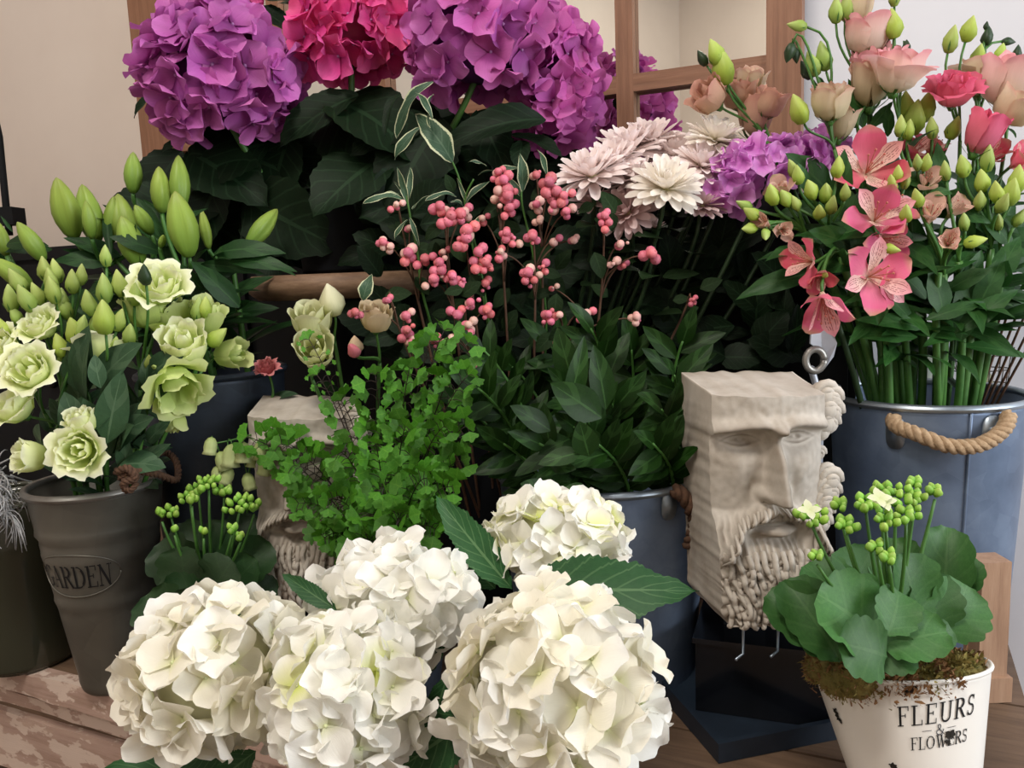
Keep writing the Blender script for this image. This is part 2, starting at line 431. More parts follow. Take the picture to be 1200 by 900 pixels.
# dark metal stand at the left edge
t = T('metal_stand', 'dark metal rod stand with square cap behind the lilies', 'stand', P(10, 262, 1.45) * 1)
p0, p1 = P(-1, 160, 1.45), P(8, 250, 1.45)
t.part('rod', B().tube([p0 + V((-.01, 0, .1)), p0, p1, V((p1.x, p1.y, .605))], .006, 8).mesh('rod', BLACK_WOOD))
q = P(13, 253, 1.45)
t.part('cap', B().box((q.x - .022, 1.43, q.z - .016), (q.x + .014, 1.47, q.z + .014)).mesh('cap', BLACK_WOOD, smooth=False))

# ------------------------------------------------------------------ buckets
def cone(c, z0, z1, r0, r1):
    """angle, height -> point and outward normal of a tapered bucket"""
    def f(ang, z, eps=0.0):
        r = r0 + (r1 - r0) * (z - z0) / (z1 - z0) + eps
        return V((c[0] + r * math.cos(ang), c[1] + r * math.sin(ang), z))
    return f
def facing(c): return math.atan2(-c[1], -c[0])
def bucket(name, label, c, z0, z1, r0, r1, mat, rimmat, ribs=(), group=None, rr=.005, fill=.6, n=56, cat='bucket', seam=None, X=None):
    t = T(name, label, cat, (c[0], c[1], z0), group)
    prof = [(.001, z0), (r0 - .003, z0), (r0, z0 + .003)]
    L = 40
    for i in range(1, L):
        z = z0 + (z1 - z0) * i / L; r = r0 + (r1 - r0) * i / L
        for zr, wr, hr in ribs: r += hr * math.exp(-((z - zr) / wr) ** 2)
        prof.append((r, z))
    prof += [(r1, z1), (r1 - .003, z1)]
    zf = z0 + (z1 - z0) * fill
    prof += [(r0 + (r1 - r0) * fill - .003, zf), (.001, zf)]
    M = (X or Matrix()) @ Matrix.Translation((c[0], c[1], 0))
    body = t.part('body', B().lathe(prof, n, M).mesh(name + '_body', mat))
    t.part('rim', B().lathe([(r1 + rr * math.cos(a) * .9, z1 + rr * math.sin(a)) for a in [2 * math.pi * k / 8 for k in range(9)]], n, M).mesh(name + '_rim', rimmat))
    if seam is not None:
        cf = cone(c, z0, z1, r0, r1)
        t.part('seam', B().tube([cf(seam, z0 + (z1 - z0) * k / 8, .0004) for k in range(1, 9)], .0022, 6).mesh('seam', mat))
    f0 = cone(c, z0, z1, r0, r1)
    return t, ((lambda a, z, e=0.0: X @ f0(a, z, e)) if X else f0), body
def rope(b, pts, r, turns):
    pts = [V(p) for p in pts]; L = len(pts)
    T_ = [(pts[min(i + 1, L - 1)] - pts[max(i - 1, 0)]).normalized() for i in range(L)]
    for k in range(3):
        out = []; N = None
        for i in range(L):
            if N is None: N = T_[0].orthogonal().normalized()
            N = (N - T_[i] * N.dot(T_[i])).normalized(); Bn = T_[i].cross(N)
            a = 2 * math.pi * (k / 3 + turns * i / (L - 1))
            out.append(pts[i] + (N * math.cos(a) + Bn * math.sin(a)) * r * .55)
        b.tube(out, r * .6, 6)
    return b
def smooth_path(pts, n):
    pts = [V(p) for p in pts]; out = []
    for i in range(len(pts) - 1):
        p0, p1, p2, p3 = pts[max(i - 1, 0)], pts[i], pts[i + 1], pts[min(i + 2, len(pts) - 1)]
        for k in range(n):
            s = k / n
            out.append(.5 * ((2 * p1) + (p2 - p0) * s + (2 * p0 - 5 * p1 + 4 * p2 - p3) * s * s + (3 * p1 - p0 - 3 * p2 + p3) * s ** 3))
    out.append(pts[-1]); return out
def plate(cf, ang, z, wd, ht, th=.003):
    b = B(); N = 14; ring = []
    for i in range(N):
        a = 2 * math.pi * i / N
        ring.append((wd * math.copysign(abs(math.cos(a)) ** .7, math.cos(a)), ht * math.copysign(abs(math.sin(a)) ** .7, math.sin(a))))
    r = (cf(ang, z) - cf(ang + math.pi, z)).length / 2
    for e in (.0004, th):
        for x, y in ring: b.v.append(cf(ang + x / r, z + y, e)); b.uv.append((0, 0))
    b.f.append(tuple(range(N, 2 * N))); b.mi.append(0)
    for i in range(N): b.f.append((i, (i + 1) % N, N + (i + 1) % N, N + i)); b.mi.append(0)
    return b

# --- lettering drawn with strokes
def arc(cx, cy, rx, ry, a0, a1, n=10): return [(cx + rx * math.cos(rad(a0 + (a1 - a0) * i / n)), cy + ry * math.sin(rad(a0 + (a1 - a0) * i / n))) for i in range(n + 1)]
TH, TN = .13, .05
GL = {
 'F': (.62, [([(.14, 0), (.14, 1)], TH), ([(0, .98), (.58, .98)], TN), ([(.14, .53), (.42, .53)], TN), ([(0, .02), (.30, .02)], TN), ([(.57, 1), (.57, .78)], TN), ([(.42, .62), (.42, .44)], TN)]),
 'L': (.62, [([(.14, 0), (.14, 1)], TH), ([(0, .98), (.30, .98)], TN), ([(0, .02), (.58, .02)], TN), ([(.57, 0), (.57, .24)], TN)]),
 'E': (.66, [([(.14, 0), (.14, 1)], TH), ([(0, .98), (.58, .98)], TN), ([(.14, .53), (.42, .53)], TN), ([(0, .02), (.60, .02)], TN), ([(.57, 1), (.57, .78)], TN), ([(.42, .62), (.42, .44)], TN), ([(.60, 0), (.60, .24)], TN)]),
 'U': (.78, [([(.14, 1), (.14, .3)] + arc(.38, .27, .24, .26, 180, 360) + [(.62, 1)], .09), ([(0, .98), (.28, .98)], TN), ([(.50, .98), (.76, .98)], TN), ([(.14, 1), (.14, .3)], TH)]),
 'R': (.74, [([(.14, 0), (.14, 1)], TH), ([(0, .98), (.34, .98)] + arc(.34, .75, .22, .23, 90, -90) + [(.14, .52)], .07), (arc(.34, .75, .22, .21, 60, -60), TH), ([(.34, .52), (.66, .02)], TH), ([(0, .02), (.28, .02)], TN), ([(.6, .02), (.76, .02)], TN)]),
 'S': (.60, [(arc(.28, .75, .20, .22, 30, 270) + arc(.28, .27, .22, .25, 90, -150), .085), ([(.46, .98), (.46, .76)], TN), ([(.06, .02), (.06, .26)], TN)]),
 'O': (.82, [(arc(.38, .5, .33, .48, 0, 360, 24), .07), (arc(.38, .5, .33, .44, 140, 220), TH), (arc(.38, .5, .33, .44, -40, 40), TH)]),
 'W': (1.08, [([(.10, 1), (.32, 0)], TH), ([(.32, 0), (.52, .95)], TN), ([(.46, 1), (.70, 0)], TH), ([(.70, 0), (.94, 1)], TN), ([(0, .98), (.24, .98)], TN), ([(.38, .98), (.6, .98)], TN), ([(.84, .98), (1.04, .98)], TN)]),
 'G': (.80, [(arc(.40, .5, .34, .48, 40, 325, 20), .07), (arc(.40, .5, .34, .44, 130, 230), TH), ([(.66, .40), (.66, .04)], TH), ([(.50, .41), (.78, .41)], TN), ([(.66, .98), (.66, .74)], TN)]),
 'A': (.76, [([(.08, 0), (.36, 1)], TN), ([(.34, 1), (.64, 0)], TH), ([(.18, .36), (.54, .36)], TN), ([(0, .02), (.2, .02)], TN), ([(.52, .02), (.76, .02)], TN)]),
 'D': (.78, [([(.14, 0), (.14, 1)], TH), ([(0, .98), (.32, .98)] + arc(.32, .5, .36, .48, 90, -90, 14) + [(0, .02)], .06), (arc(.32, .5, .36, .44, 50, -50), TH)]),
 'N': (.80, [([(.12, 0), (.12, 1)], TN), ([(.10, 1), (.64, 0)], TH), ([(.64, 0), (.64, 1)], TN), ([(0, .98), (.2, .98)], TN), ([(0, .02), (.24, .02)], TN), ([(.52, .98), (.76, .98)], TN)]),
 '&': (.86, [([(.74, .48), (.55, .1)] + arc(.34, .24, .26, .23, -40, -260, 12) + [(.44, .62)] + arc(.36, .80, .13, .16, -40, 200, 12) + [(.25, .68), (.74, .02)], .08)]),
 '-': (.9, [([(0, .5), (.8, .5)], .05)]),
}
def text_quads(word, track=.08):
    """-> list of quads in em units, total width"""
    x = 0; quads = []
    for ch in word:
        wd, strokes = GL[ch]
        for pl, th in strokes:
            fine = []
            for (ax, ay), (bx, by) in zip(pl, pl[1:]):
                k = max(1, int(math.hypot(bx - ax, by - ay) / .2))
                for i in range(k): fine.append((ax + (bx - ax) * i / k, ay + (by - ay) * i / k))
            fine.append(pl[-1])
            for (ax, ay), (bx, by) in zip(fine, fine[1:]):
                L = math.hypot(bx - ax, by - ay) or 1; nx, ny = -(by - ay) / L * th / 2, (bx - ax) / L * th / 2
                ex, ey = (bx - ax) / L * .012, (by - ay) / L * .012
                quads.append([(x + ax - nx - ex, ay - ny - ey), (x + bx - nx + ex, by - ny + ey), (x + bx + nx + ex, by + ny + ey), (x + ax + nx - ex, ay + ny - ey)])
        x += wd + track
    return quads, x - track
def lettering(word, cf, ang, z, h, arcup=0.0, track=.08, eps=.0006, sx=1.0, slant=0.0, slope=0.0):
    """letters laid on the bucket wall; counter-clockwise from above runs to the viewer's right"""
    qs, wd = text_quads(word, track); b = B(); r = (cf(ang, z) - cf(ang + math.pi, z)).length / 2
    for q in qs:
        pts = []
        for x, y in q:
            xx = (x - wd / 2 + slant * y) * h * sx
            pts.append(cf(ang + xx / r, z + y * h + slope * xx - arcup * (2 * xx / (wd * h)) ** 2, eps))
        b.poly(pts)
    return b

# pewter bucket with the embossed word
PC = P(112, 566, .995); PB = (PC.x, .995); pz1 = PC.z; 
t, cf, body = bucket('pewter_bucket', 'tall tapered pewter grey bucket embossed with an oval word plate, white lisianthus inside', PB, 0, pz1, .041, .0785, PEWTER, PEWTER_RIM,
    [(pz1 - .052, .004, .0022), (pz1 - .060, .003, -.0012), (pz1 - .083, .004, .0022), (pz1 - .090, .003, -.001), (pz1 - .142, .004, .0022), (pz1 - .149, .003, -.001), (.012, .005, .001)])
fa = facing(PB) - .58
zt_ = pz1 - .100
t.part('lettering', lettering('GARDEN', cf, fa, zt_ - .013, .028, 0, .05, .0009, .64).mesh('lettering', INK), parent=body)
ov = [cf(fa + .052 * math.cos(a) / .062, zt_ + .0025 + .0275 * math.sin(a), .0006) for a in [2 * math.pi * k / 40 for k in range(41)]]
t.part('oval_border', B().tube(ov, .0009, 5).mesh('oval_border', PEWTER), parent=body)
# dark rope knotted at its rim
rp = smooth_path([P(140, 560, .90), P(160, 553, .90), P(185, 556, .93), P(207, 562, .965), P(206, 540, .99), P(190, 530, 1.0), P(165, 548, .94), P(143, 558, .905)], 10)
t.part('rope_handle', rope(B(), rp, .004, 12).mesh('rope_handle', ROPE_DARK))
t.part('rope_knot', rope(rope(B(), smooth_path([P(136, 553, .90), P(150, 549, .893), P(158, 560, .893), P(146, 565, .893), P(148, 575, .90)], 8), .0045, 4), smooth_path([P(143, 566, .896), P(152, 575, .893), P(160, 566, .896)], 6), .0035, 2).mesh('rope_knot', ROPE_DARK))
t.part('lug', plate(cf, fa - 1.35, pz1 - .022, .009, .014).mesh('lug', PEWTER_RIM))

# big zinc bucket at the right
RC = P(1085, 462, 1.04); RB = (RC.x, 1.04); rz1 = RC.z
t, cfr, body = bucket('zinc_bucket', 'large blue grey zinc bucket with thick rope handle, pink flowers inside', RB, 0, rz1, .100, .1165, ZINC_BLUE, ZINC_RIM, fill=.72, seam=facing(RB) + .42)
def conehit(cf, c, px, py, eps=0.0):
    d = ray(px, py); best = None; tt = .3
    while tt < 2:
        p = CAM_LOC + d * tt; a = math.atan2(p.y - c[1], p.x - c[0])
        if (p.xy - V((c[0], c[1]))).length <= (cf(a, p.z, eps).xy - V((c[0], c[1]))).length: return p, a
        tt += .001
    return CAM_LOC + d * 1.0, 0
rpts = []
for px, py, e in ((1047, 490, .004), (1050, 499, .010), (1075, 509, .014), (1110, 522, .018), (1140, 523, .018), (1163, 514, .018), (1178, 500, .016), (1182, 486, .010)):
    rpts.append(conehit(cfr, RB, min(px, 1183), py, e)[0])
t.part('rope_handle', rope(B(), smooth_path(rpts, 10), .0085, 7).mesh('rope_handle', ROPE))
for px, py in ((1050, 507), (1160, 506)):
    p, a = conehit(cfr, RB, px, py)
    lug = t.part('lug', plate(cfr, a, p.z, .011, .020).mesh('lug', ZINC_RIM))
    t.part('rivet', B().ball(cfr(a, p.z + .003, .003), .004).mesh('rivet', ZINC_RIM), parent=lug)

# zinc bucket in the middle
MC = P(706, 549, 1.0); MB_ = (MC.x, 1.0); mz1 = MC.z
t, cfm, body = bucket('zinc_bucket', 'wide blue zinc bucket behind white hydrangeas, dark ruscus inside', MB_, 0, mz1, .112, .131, ZINC_BLUE, ZINC_RIM, fill=.7)
rpts = [conehit(cfm, MB_, px, py, e)[0] for px, py, e in ((790, 575, .004), (800, 580, .012), (810, 596, .016), (815, 612, .016), (812, 628, .014), (808, 640, .010))]
t.part('rope_handle', rope(B(), smooth_path(rpts, 10), .008, 3).mesh('rope_handle', ROPE_DARK))
p, a = conehit(cfm, MB_, 783, 592)
t.part('lug', plate(cfm, a, p.z, .010, .017).mesh('lug', ZINC_RIM))

# dark zinc buckets further back
LC = P(250, 452, 1.13)
LB = (LC.x, 1.13)
bucket('dark_bucket', 'dark slate zinc bucket behind the tall pewter bucket, lilies inside', LB, 0, LC.z + .02, .075, .098, ZINC_DARK, ZINC_DARK, fill=.8)
KB = (.0, 1.205)
bucket('dark_bucket', 'dark zinc bucket hidden behind the ruscus, berries and chrysanthemums inside', KB, 0, .30, .075, .085, BLACK_PAIL, BLACK_PAIL, fill=.8)
bucket('dark_bucket', 'small dark zinc bucket behind the half hidden mask, pale roses inside', (-.22, 1.115), 0, .16, .036, .046, BLACK_PAIL, BLACK_PAIL, fill=.8)
HB = (SC.x + .01, SC.y)
bucket('dark_bucket', 'dark zinc bucket on the round wooden stand, coloured hydrangeas inside', HB, zt + .0005, zt + .11, .07, .08, BLACK_PAIL, BLACK_PAIL, fill=.8)
WB = (P(440, 900, .56).x, .57)
bucket('floor_bucket', 'tall dark zinc floor bucket below frame holding white hydrangeas', (WB[0], WB[1]), -.8, -.22, .10, .13, ZINC_DARK, ZINC_RIM, fill=.8)

# dark vase with a grey wiry lichen plant at the left edge
VC = P(20, 600, 1.06)
g = G('dark_glass')
DGLASS = g.surf(g.n('BsdfPrincipled', Base_Color=hexc('#3b3c30'), Roughness=.12, Metallic=.1))
t = T('vase', 'squat olive dark glazed vase beside the tall pewter bucket', 'vase', (VC.x, 1.08, 0))
VM = Matrix.Translation((VC.x - .02, 1.08, 0)) @ Matrix.Diagonal((1.1, 1.1, 1.04, 1))
t.part('body', B().lathe([(.001, .001), (.058, .001), (.062, .01), (.056, .05), (.066, .15), (.070, .215), (.066, .225), (.06, .215), (.05, .1), (.001, .09)], 40, VM).mesh('vase_body', DGLASS))
t.part('lip', B().lathe([(.066 + .004 * math.cos(a), .222 + .004 * math.sin(a)) for a in [2 * math.pi * k / 8 for k in range(9)]], 40, VM).mesh('vase_lip', DGLASS))
LICH = plain('grey_lichen', hexc('#8f9093'), hexc('#c6c7c8'), 80., .9)
t = T('lichen_plant', 'pale grey wiry lichen tuft in the dark vase', 'plant', (VC.x, 1.08, .12))
b = B()
for k in range(150):
    c = P(-6, 572, .96) + rv(.022) + V((0, 0, R.uniform(-.03, .02)))
    d = rv().normalized(); d.y -= .3
    L = R.uniform(.015, .045); e = c + d * L + V((0, 0, -.01))
    b.tube(bez(c, c + d * L * .6 + rv(.012), e, 4), [.0012, .0005], 4)
for k in range(14):
    c = P(2, 600, .95); e = P(R.uniform(0, 32), R.uniform(600, 655), .95)
    b.tube(bez(c, c + rv(.01) + V((.02, 0, 0)), e, 5), [.0012, .0004], 4)
t.part('wiry_twigs', b.mesh('wiry_twigs', LICH), stuff=True)
t.part('stem', B().tube([(VC.x - .02, 1.08, .1), (VC.x - .02, 1.06, .2), P(-4, 590, .98)], .003, 6).mesh('stem', LICH))

# white pail, wire basket and mossy stone on a box behind the right bucket
g = G('white_pail_paint'); WPAIL = g.surf(g.n('BsdfPrincipled', Base_Color=hexc('#d3dacb'), Roughness=.5))
WIRE = plain('thin_wire', hexc('#3b3b38'), hexc('#55524c'), 50., .5, .6)
wpl = P(1100, 400, 1.19)
t = T('crate', 'hidden white wooden box behind the large zinc bucket', 'box', (RB[0] + .02, 1.2, 0))
t.part('body', B().box((RB[0] - .02, 1.168, .0005), (RB[0] + .13, 1.215, .26)).mesh('crate_body', WALL_WHITE, smooth=False))
t.part('lid', B().box((RB[0] - .025, 1.165, .26), (RB[0] + .135, 1.22, .27)).mesh('crate_lid', WALL_WHITE, smooth=False))
t = T('white_pail', 'small white metal pail with wire bail behind green stems', 'pail', (wpl.x, 1.19, .2705))
M = Matrix.Translation((wpl.x, 1.19, 0))
t.part('body', B().lathe([(.001, .2705), (.022, .2705), (.026, .30), (.032, .385), (.034, .39), (.030, .385), (.024, .30), (.001, .29)], 32, M @ Matrix.Translation((-.015, 0, 0)) ).mesh('pail_body', WPAIL))
t.part('band', B().lathe([(.0335, .372), (.0355, .376), (.0335, .38)], 32, M @ Matrix.Translation((-.015, 0, 0))).mesh('pail_band', ZINC_RIM))
t.part('bail', B().tube([P(1133 + 22 * math.cos(a), 405 + 34 * math.sin(a), 1.145) for a in [rad(90 + 240 * k / 16) for k in range(17)]], .0014, 5).mesh('bail', WIRE))
bs = P(1155, 425, 1.17)
t = T('wire_basket', 'small thin wire basket beside the white pail', 'basket', (bs.x, 1.17, .2705))
for k in range(5):
    z = .2715 + .022 * k; r = .034 + .003 * k
    t.part('hoop', B().tube([(bs.x + r * math.cos(a), 1.185 + .6 * r * math.sin(a), z) for a in [2 * math.pi * q / 20 for q in range(21)]], .0009, 4).mesh('hoop', WIRE))
for k in range(12):
    a = 2 * math.pi * k / 12
    t.part('spoke', B().tube([(bs.x + .034 * math.cos(a), 1.185 + .0204 * math.sin(a), .2715), (bs.x + .048 * math.cos(a), 1.185 + .0288 * math.sin(a), .37)], .0009, 4).mesh('spoke', WIRE))
MOSSY = plain('mossy_stone', hexc('#6d6a4c'), hexc('#9b9880'), 40., .95, 0, 1.0, .01)
t = T('mossy_stone', 'rough mossy brown stone inside the wire basket', 'stone', (bs.x, 1.185, .275))
b = B().ball((0, 0, 0), .033, 18, 12)
b.v = [p * (1 + .25 * noise.noise(p * 40)) for p in b.v]
b.xf(Matrix.Translation((bs.x - .002, 1.185, .305)) @ Matrix.Diagonal((.85, .55, 1.05, 1)))
t.part('stone_body', b.mesh('stone_body', MOSSY))

# pale metal scroll bracket behind the mask's curls
SILV = plain('pale_metal', hexc('#aab0bb'), hexc('#bcc1ca'), 20., .4, .3)
t = T('metal_bracket', 'pale grey curved metal bracket with ring behind the mask hair', 'bracket', P(965, 420, .93))
pts = [P(952, 372, .93), P(962, 376, .93), P(975, 388, .925), P(981, 402, .925), P(977, 418, .925), P(968, 430, .925), P(962, 432, .925), P(963, 418, .93), P(958, 408, .93), P(950, 403, .93)]
t.part('curved_plate', B().prism(pts, (0, .004, 0)).mesh('curved_plate', SILV, smooth=False))
rc = P(955, 422, .915)
t.part('ring', B().tube([rc + V((.0105 * math.cos(a), 0, .0125 * math.sin(a))) for a in [2 * math.pi * k / 20 for k in range(21)]], .0042, 8).mesh('ring', PEWTER_RIM))
t.part('bracket_rod', B().tube([rc + V((0, .012, -.01)), P(962, 470, .95), V((P(962, 470, .95).x, .96, .0))], .004, 6).mesh('bracket_rod', SILV))

# ------------------------------------------------------------------ the carved stone mask planters
def stone_mat():
    g = G('weathered_stone'); tc = g.n('TexCoord').outputs['Object']
    n1 = g.noise(14., tc, 6, .65); n2 = g.noise(70., tc, 4, .6)
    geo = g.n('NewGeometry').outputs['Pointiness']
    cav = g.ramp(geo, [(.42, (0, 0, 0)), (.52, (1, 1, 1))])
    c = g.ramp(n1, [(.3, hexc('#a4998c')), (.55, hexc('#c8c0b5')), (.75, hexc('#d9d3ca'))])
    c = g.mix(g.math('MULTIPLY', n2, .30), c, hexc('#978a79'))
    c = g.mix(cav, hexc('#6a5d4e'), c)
    p = g.n('BsdfPrincipled', Base_Color=c, Roughness=.85, Normal=g.bump(n2, .3, .0015))
    return g.surf(p)
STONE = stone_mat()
def gs(x, c, s): return math.exp(-((x - c) / s) ** 2)
def sstep(a, b, x):
    t = min(1, max(0, (x - a) / (b - a))); return t * t * (3 - 2 * t)
def face_h(X, Z):
    aX = abs(X)
    h = .50 * (1 - .75 * X * X)
    zb = .868 - .05 * max(0, aX - .30) ** 1.5 - .02 * gs(X, 0, .15)
    h += .20 * gs(Z, zb + .012, .026) * (1 - .35 * sstep(.8, 1, aX))
    h += .13 * sstep(zb - .016, zb + .008, Z)
    for sx in (-1, 1):
        ex = .50 * sx
        h -= .36 * gs(X, ex - .06 * sx, .31) * gs(Z, .806, .043)
        h += .17 * gs(X, ex, .17) * gs(Z, .805, .022)
        h += .06 * gs(X, ex, .22) * gs(Z, .829 - .25 * (X - ex) ** 2, .006)
        h += .055 * gs(X, ex, .22) * gs(Z, .781 + .22 * (X - ex) ** 2, .006)
        h -= .05 * gs(X, ex, .045) * gs(Z, .806, .009)
        h += .10 * gs(X, .58 * sx, .30) * gs(Z, .68, .09)
        h -= .08 * gs(X, .34 * sx, .10) * gs(Z, .60, .06)
        h += .20 * gs(X, .20 * sx, .085) * gs(Z, .570, .024)
        h -= .10 * gs(X, .16 * sx, .05) * gs(Z, .540, .008)
    t = min(1, max(0, (.88 - Z) / (.88 - .555)))
    nose = (.20 + .46 * t ** 1.1) * sstep(.528, .556, Z) * (1 - sstep(.84, .93, Z))
    wn = .095 + .045 * t
    h += nose * math.exp(-(abs(X) / wn) ** 3.2)
    zm = .497 - .10 * aX ** 1.5 - .10 * sstep(.6, 1, aX)
    st = math.sin(46 * aX + 140 * (Z - zm) + 2 * math.sin(9 * aX))
    mo = gs(Z, zm, .026) * sstep(1.02, .9, aX)
    h += mo * (.26 + .05 * st) * (1 - .35 * gs(X, 0, .07))
    h -= .14 * gs(Z, .436, .010) * sstep(.46, .30, aX)
    h += .24 * gs(Z, .410, .018) * gs(X, 0, .30)
    h += .16 * sstep(.36, .62, aX) * sstep(.50, .42, Z)
    h -= .10 * gs(Z, .372, .016) * gs(X, 0, .35)
    bm = sstep(.40 + .10 * sstep(.45, .8, aX), .30, Z) * (1 - .0)
    warp = 1.6 * noise.noise((X * 2.2, Z * 7, 4.2))
    cur = math.sin(15 * X + 5.0 * math.sin(30 * Z + 3 * warp) + 2 * warp)
    cur2 = math.sin(34 * X + 9 * math.sin(21 * Z + 2 * warp))
    amp = sstep(.40, .22, Z)
    h += bm * (.24 + .15 * gs(Z, .17, .16) * (1 - X * X) + amp * (.035 * cur + .015 * cur2) + (1 - amp) * .05 * math.sin(52 * X + 6 * warp))
    h += .12 * gs(X, 0, .5) * gs(Z, .42, .05)
    h += .012 * noise.noise((X * 9, Z * 30, 1.0))
    return h
def mask_mesh(HW, H, DEP):
    NX, NZ = 110, 190; b = B()
    def wid(Z, X): return (1.0 - .07 * sstep(.75, .1, Z) - .10 * sstep(.05, 0, Z)) if X < 0 else (1.0 - .06 * sstep(.6, .35, Z) - .34 * sstep(.30, 0, Z))
    def f(u, v):
        Z = u; X = 2 * v - 1
        x = X * wid(Z, X) * HW + .0009 * noise.noise((v * 8, u * 25, 7))
        zz = Z * H
        if Z > .9: zz += (Z - .9) * 10 * H * .022 * (-X) * .6
        return (x, -face_h(X, Z) * HW - .35 * HW * sstep(.3, 0, Z) * 0, zz + .0035 * noise.noise((X * 3, 0, 3)) * sstep(.95, 1, Z))
    b.grid(f, NZ, NX)
    W = NX + 1
    border = [j for j in range(W)] + [i * W + NX for i in range(1, NZ + 1)] + [NZ * W + j for j in range(NX - 1, -1, -1)] + [i * W for i in range(NZ - 1, 0, -1)]
    dup = []
    for q in border: dup.append(len(b.v)); b.v.append(b.v[q].copy()); b.uv.append((0, 0))
    rings = [dup]
    for k in range(1, 7):
        t = k / 6; ring = []
        for q in border:
            p = b.v[q]; y = p.y * (1 - t) + DEP * t
            rug = .0022 * noise.noise((p.x * 60, p.z * 60, t * 4))
            top = 1.0 if p.z > .97 * H else 0
            ring.append(len(b.v)); b.v.append(V((p.x * (1 + .06 * t) - .004 * t, y, p.z + rug + .014 * t * top))); b.uv.append((0, 0))
        rings.append(ring)
    n = len(border)
    for r0, r1 in zip(rings, rings[1:]):
        for i in range(n):
            k = (i + 1) % n; b.f.append((r0[i], r1[i], r1[k], r0[k])); b.mi.append(0)
    b.f.append(tuple(rings[-1])); b.mi.append(0)
    return b
def lock(b, pts, r0, r1, n=6):
    sp = smooth_path(pts, 4); L = len(sp)
    b.tube(sp, [(r0 + (r1 - r0) * i / (L - 1)) * math.sin(math.pi * (.18 + .78 * i / (L - 1))) ** .5 for i in range(L)], n)
def swirl(b, c, r, turns, th, tilt):
    """a raised spiral curl"""
    pts = []; N = int(14 * turns)
    for i in range(N + 1):
        t = i / N; a = 2 * math.pi * turns * t; rr = r * (1 - .85 * t)
        pts.append(V(c) + V((rr * math.cos(a) * tilt, -.3 * r * t - .2 * r * math.sin(a), rr * math.sin(a))))
    b.tube(pts, [th * (1 - .4 * i / N) for i in range(N + 1)], 6)
HWm, Hm, DEm = .0605, .238, .062
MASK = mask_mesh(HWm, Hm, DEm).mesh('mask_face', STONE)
lb = B(); rr_ = random.Random(3)
def wside(X, Z): return X * ((1.0 - .07 * sstep(.75, .1, Z)) if X < 0 else (1.0 - .06 * sstep(.6, .35, Z) - .34 * sstep(.30, 0, Z)))
def onface(X, Z, lift):
    X = max(-1, min(1, X)); Zc = max(.004, Z)
    return V((wside(X, Zc) * HWm, -face_h(X, Zc) * HWm - lift, Zc * Hm))
for row in range(5):
    Z0 = .33 - .058 * row; k = 12 - row // 2
    for i in range(k):
        X0 = -.92 + 1.84 * (i + .5 * (row % 2)) / (k - .5); s_ = 1 if rr_.random() < .5 else -1; amp = rr_.uniform(.035, .075); ln = rr_.uniform(.14, .19); ph = rr_.uniform(-.5, .5)
        pts = []
        for q in range(11):
            t_ = q / 10; c_ = 1.0 if t_ < .75 else 1 - (t_ - .75) * 3.2
            x = X0 * (1 - .10 * t_) + s_ * amp * math.sin(t_ * 6.2 + ph) * (.4 + .6 * t_) + s_ * .10 * max(0, t_ - .78) * 3; z = Z0 - ln * min(t_, .8) + .05 * max(0, t_ - .8) * 2
            pts.append(onface(x, z, .0004 + .0034 * math.sin(math.pi * t_)))
        lock(lb, pts, .0040, .0016, 6)
for i in range(22):
    X0 = -.95 + 1.9 * i / 21
    if abs(X0) < .06: continue
    sgn = 1 if X0 > 0 else -1; pts = []
    for q in range(6):
        t_ = q / 5; x = X0 + sgn * .13 * t_; zc_ = .497 - .10 * abs(x) ** 1.5 - .10 * sstep(.6, 1, abs(x))
        pts.append(onface(x, zc_ + .022 - .055 * t_, .0006 + .0014 * math.sin(math.pi * t_)))
    lock(lb, pts, .0026, .0014, 5)
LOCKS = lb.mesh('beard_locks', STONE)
hb2 = B()
for cx, cz, r in ((1.08, .965, .011), (1.20, .945, .010), (1.12, .90, .012), (1.22, .885, .010), (1.10, .845, .011), (1.18, .835, .009), (1.05, .80, .008),
                  (1.02, .62, .008), (1.10, .585, .0105), (1.02, .545, .010), (1.12, .53, .009), (1.02, .49, .010), (1.0, .44, .009), (.96, .39, .009), (1.0, .70, .006)):
    c = ((cx + .07) * HWm, .006 - .012 * (cz < .7), cz * Hm); r *= 1.38
    swirl(hb2, c, r, 1.9, r * .36, .85)
    bb = B().ball((0, 0, 0), r * .95, 10, 7); bb.xf(Matrix.Translation((c[0], c[1] + .004, c[2]))); hb2.join(bb)
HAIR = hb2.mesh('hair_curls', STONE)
def mask(label, px, py, Y, rot, sc_, tilt=0):
    p = P(px, py, Y)
    M = Matrix.Translation(p) @ Matrix.Rotation(rad(rot), 4, 'Z') @ Matrix.Rotation(rad(tilt), 4, 'Y') @ Matrix.Scale(sc_, 4)
    t = T('stone_mask', label, 'mask', p)
    t.part('face', MASK, M); t.part('beard_locks', LOCKS, M); t.part('hair_curls', HAIR, M)
    return t, M
t, M = mask('weathered stone bearded face mask with flat cut top, beside zinc buckets', 893, 712, .84, 5, 1.0)
for x in (-.030, .008):
    a = M @ V((x, -.025, .012)); zf = .0945
    t.part('wire_leg', B().tube([a, V((a.x - .002, a.y - .004, (a.z + zf) / 2)), V((a.x - .001, a.y, zf + .002)), V((a.x - .012, a.y - .012, zf + .0016))], .0016, 6).mesh('wire_leg', ZINC_RIM))
t.part('back_support', B().box((-.025, DEm - .012, -.5), (.025, DEm, .02)).mesh('back_support', BLACK_WOOD, smooth=False), Matrix.Translation(M.translation) @ Matrix.Rotation(rad(5), 4, 'Z') @ Matrix.Diagonal((1, 1, (M.translation.z - .0945) / .5, 1)))
t, M2 = mask('second stone bearded mask half covered by the bright green fern', 366, 694, 1.0, -4, .98)
zf = M2.translation.z
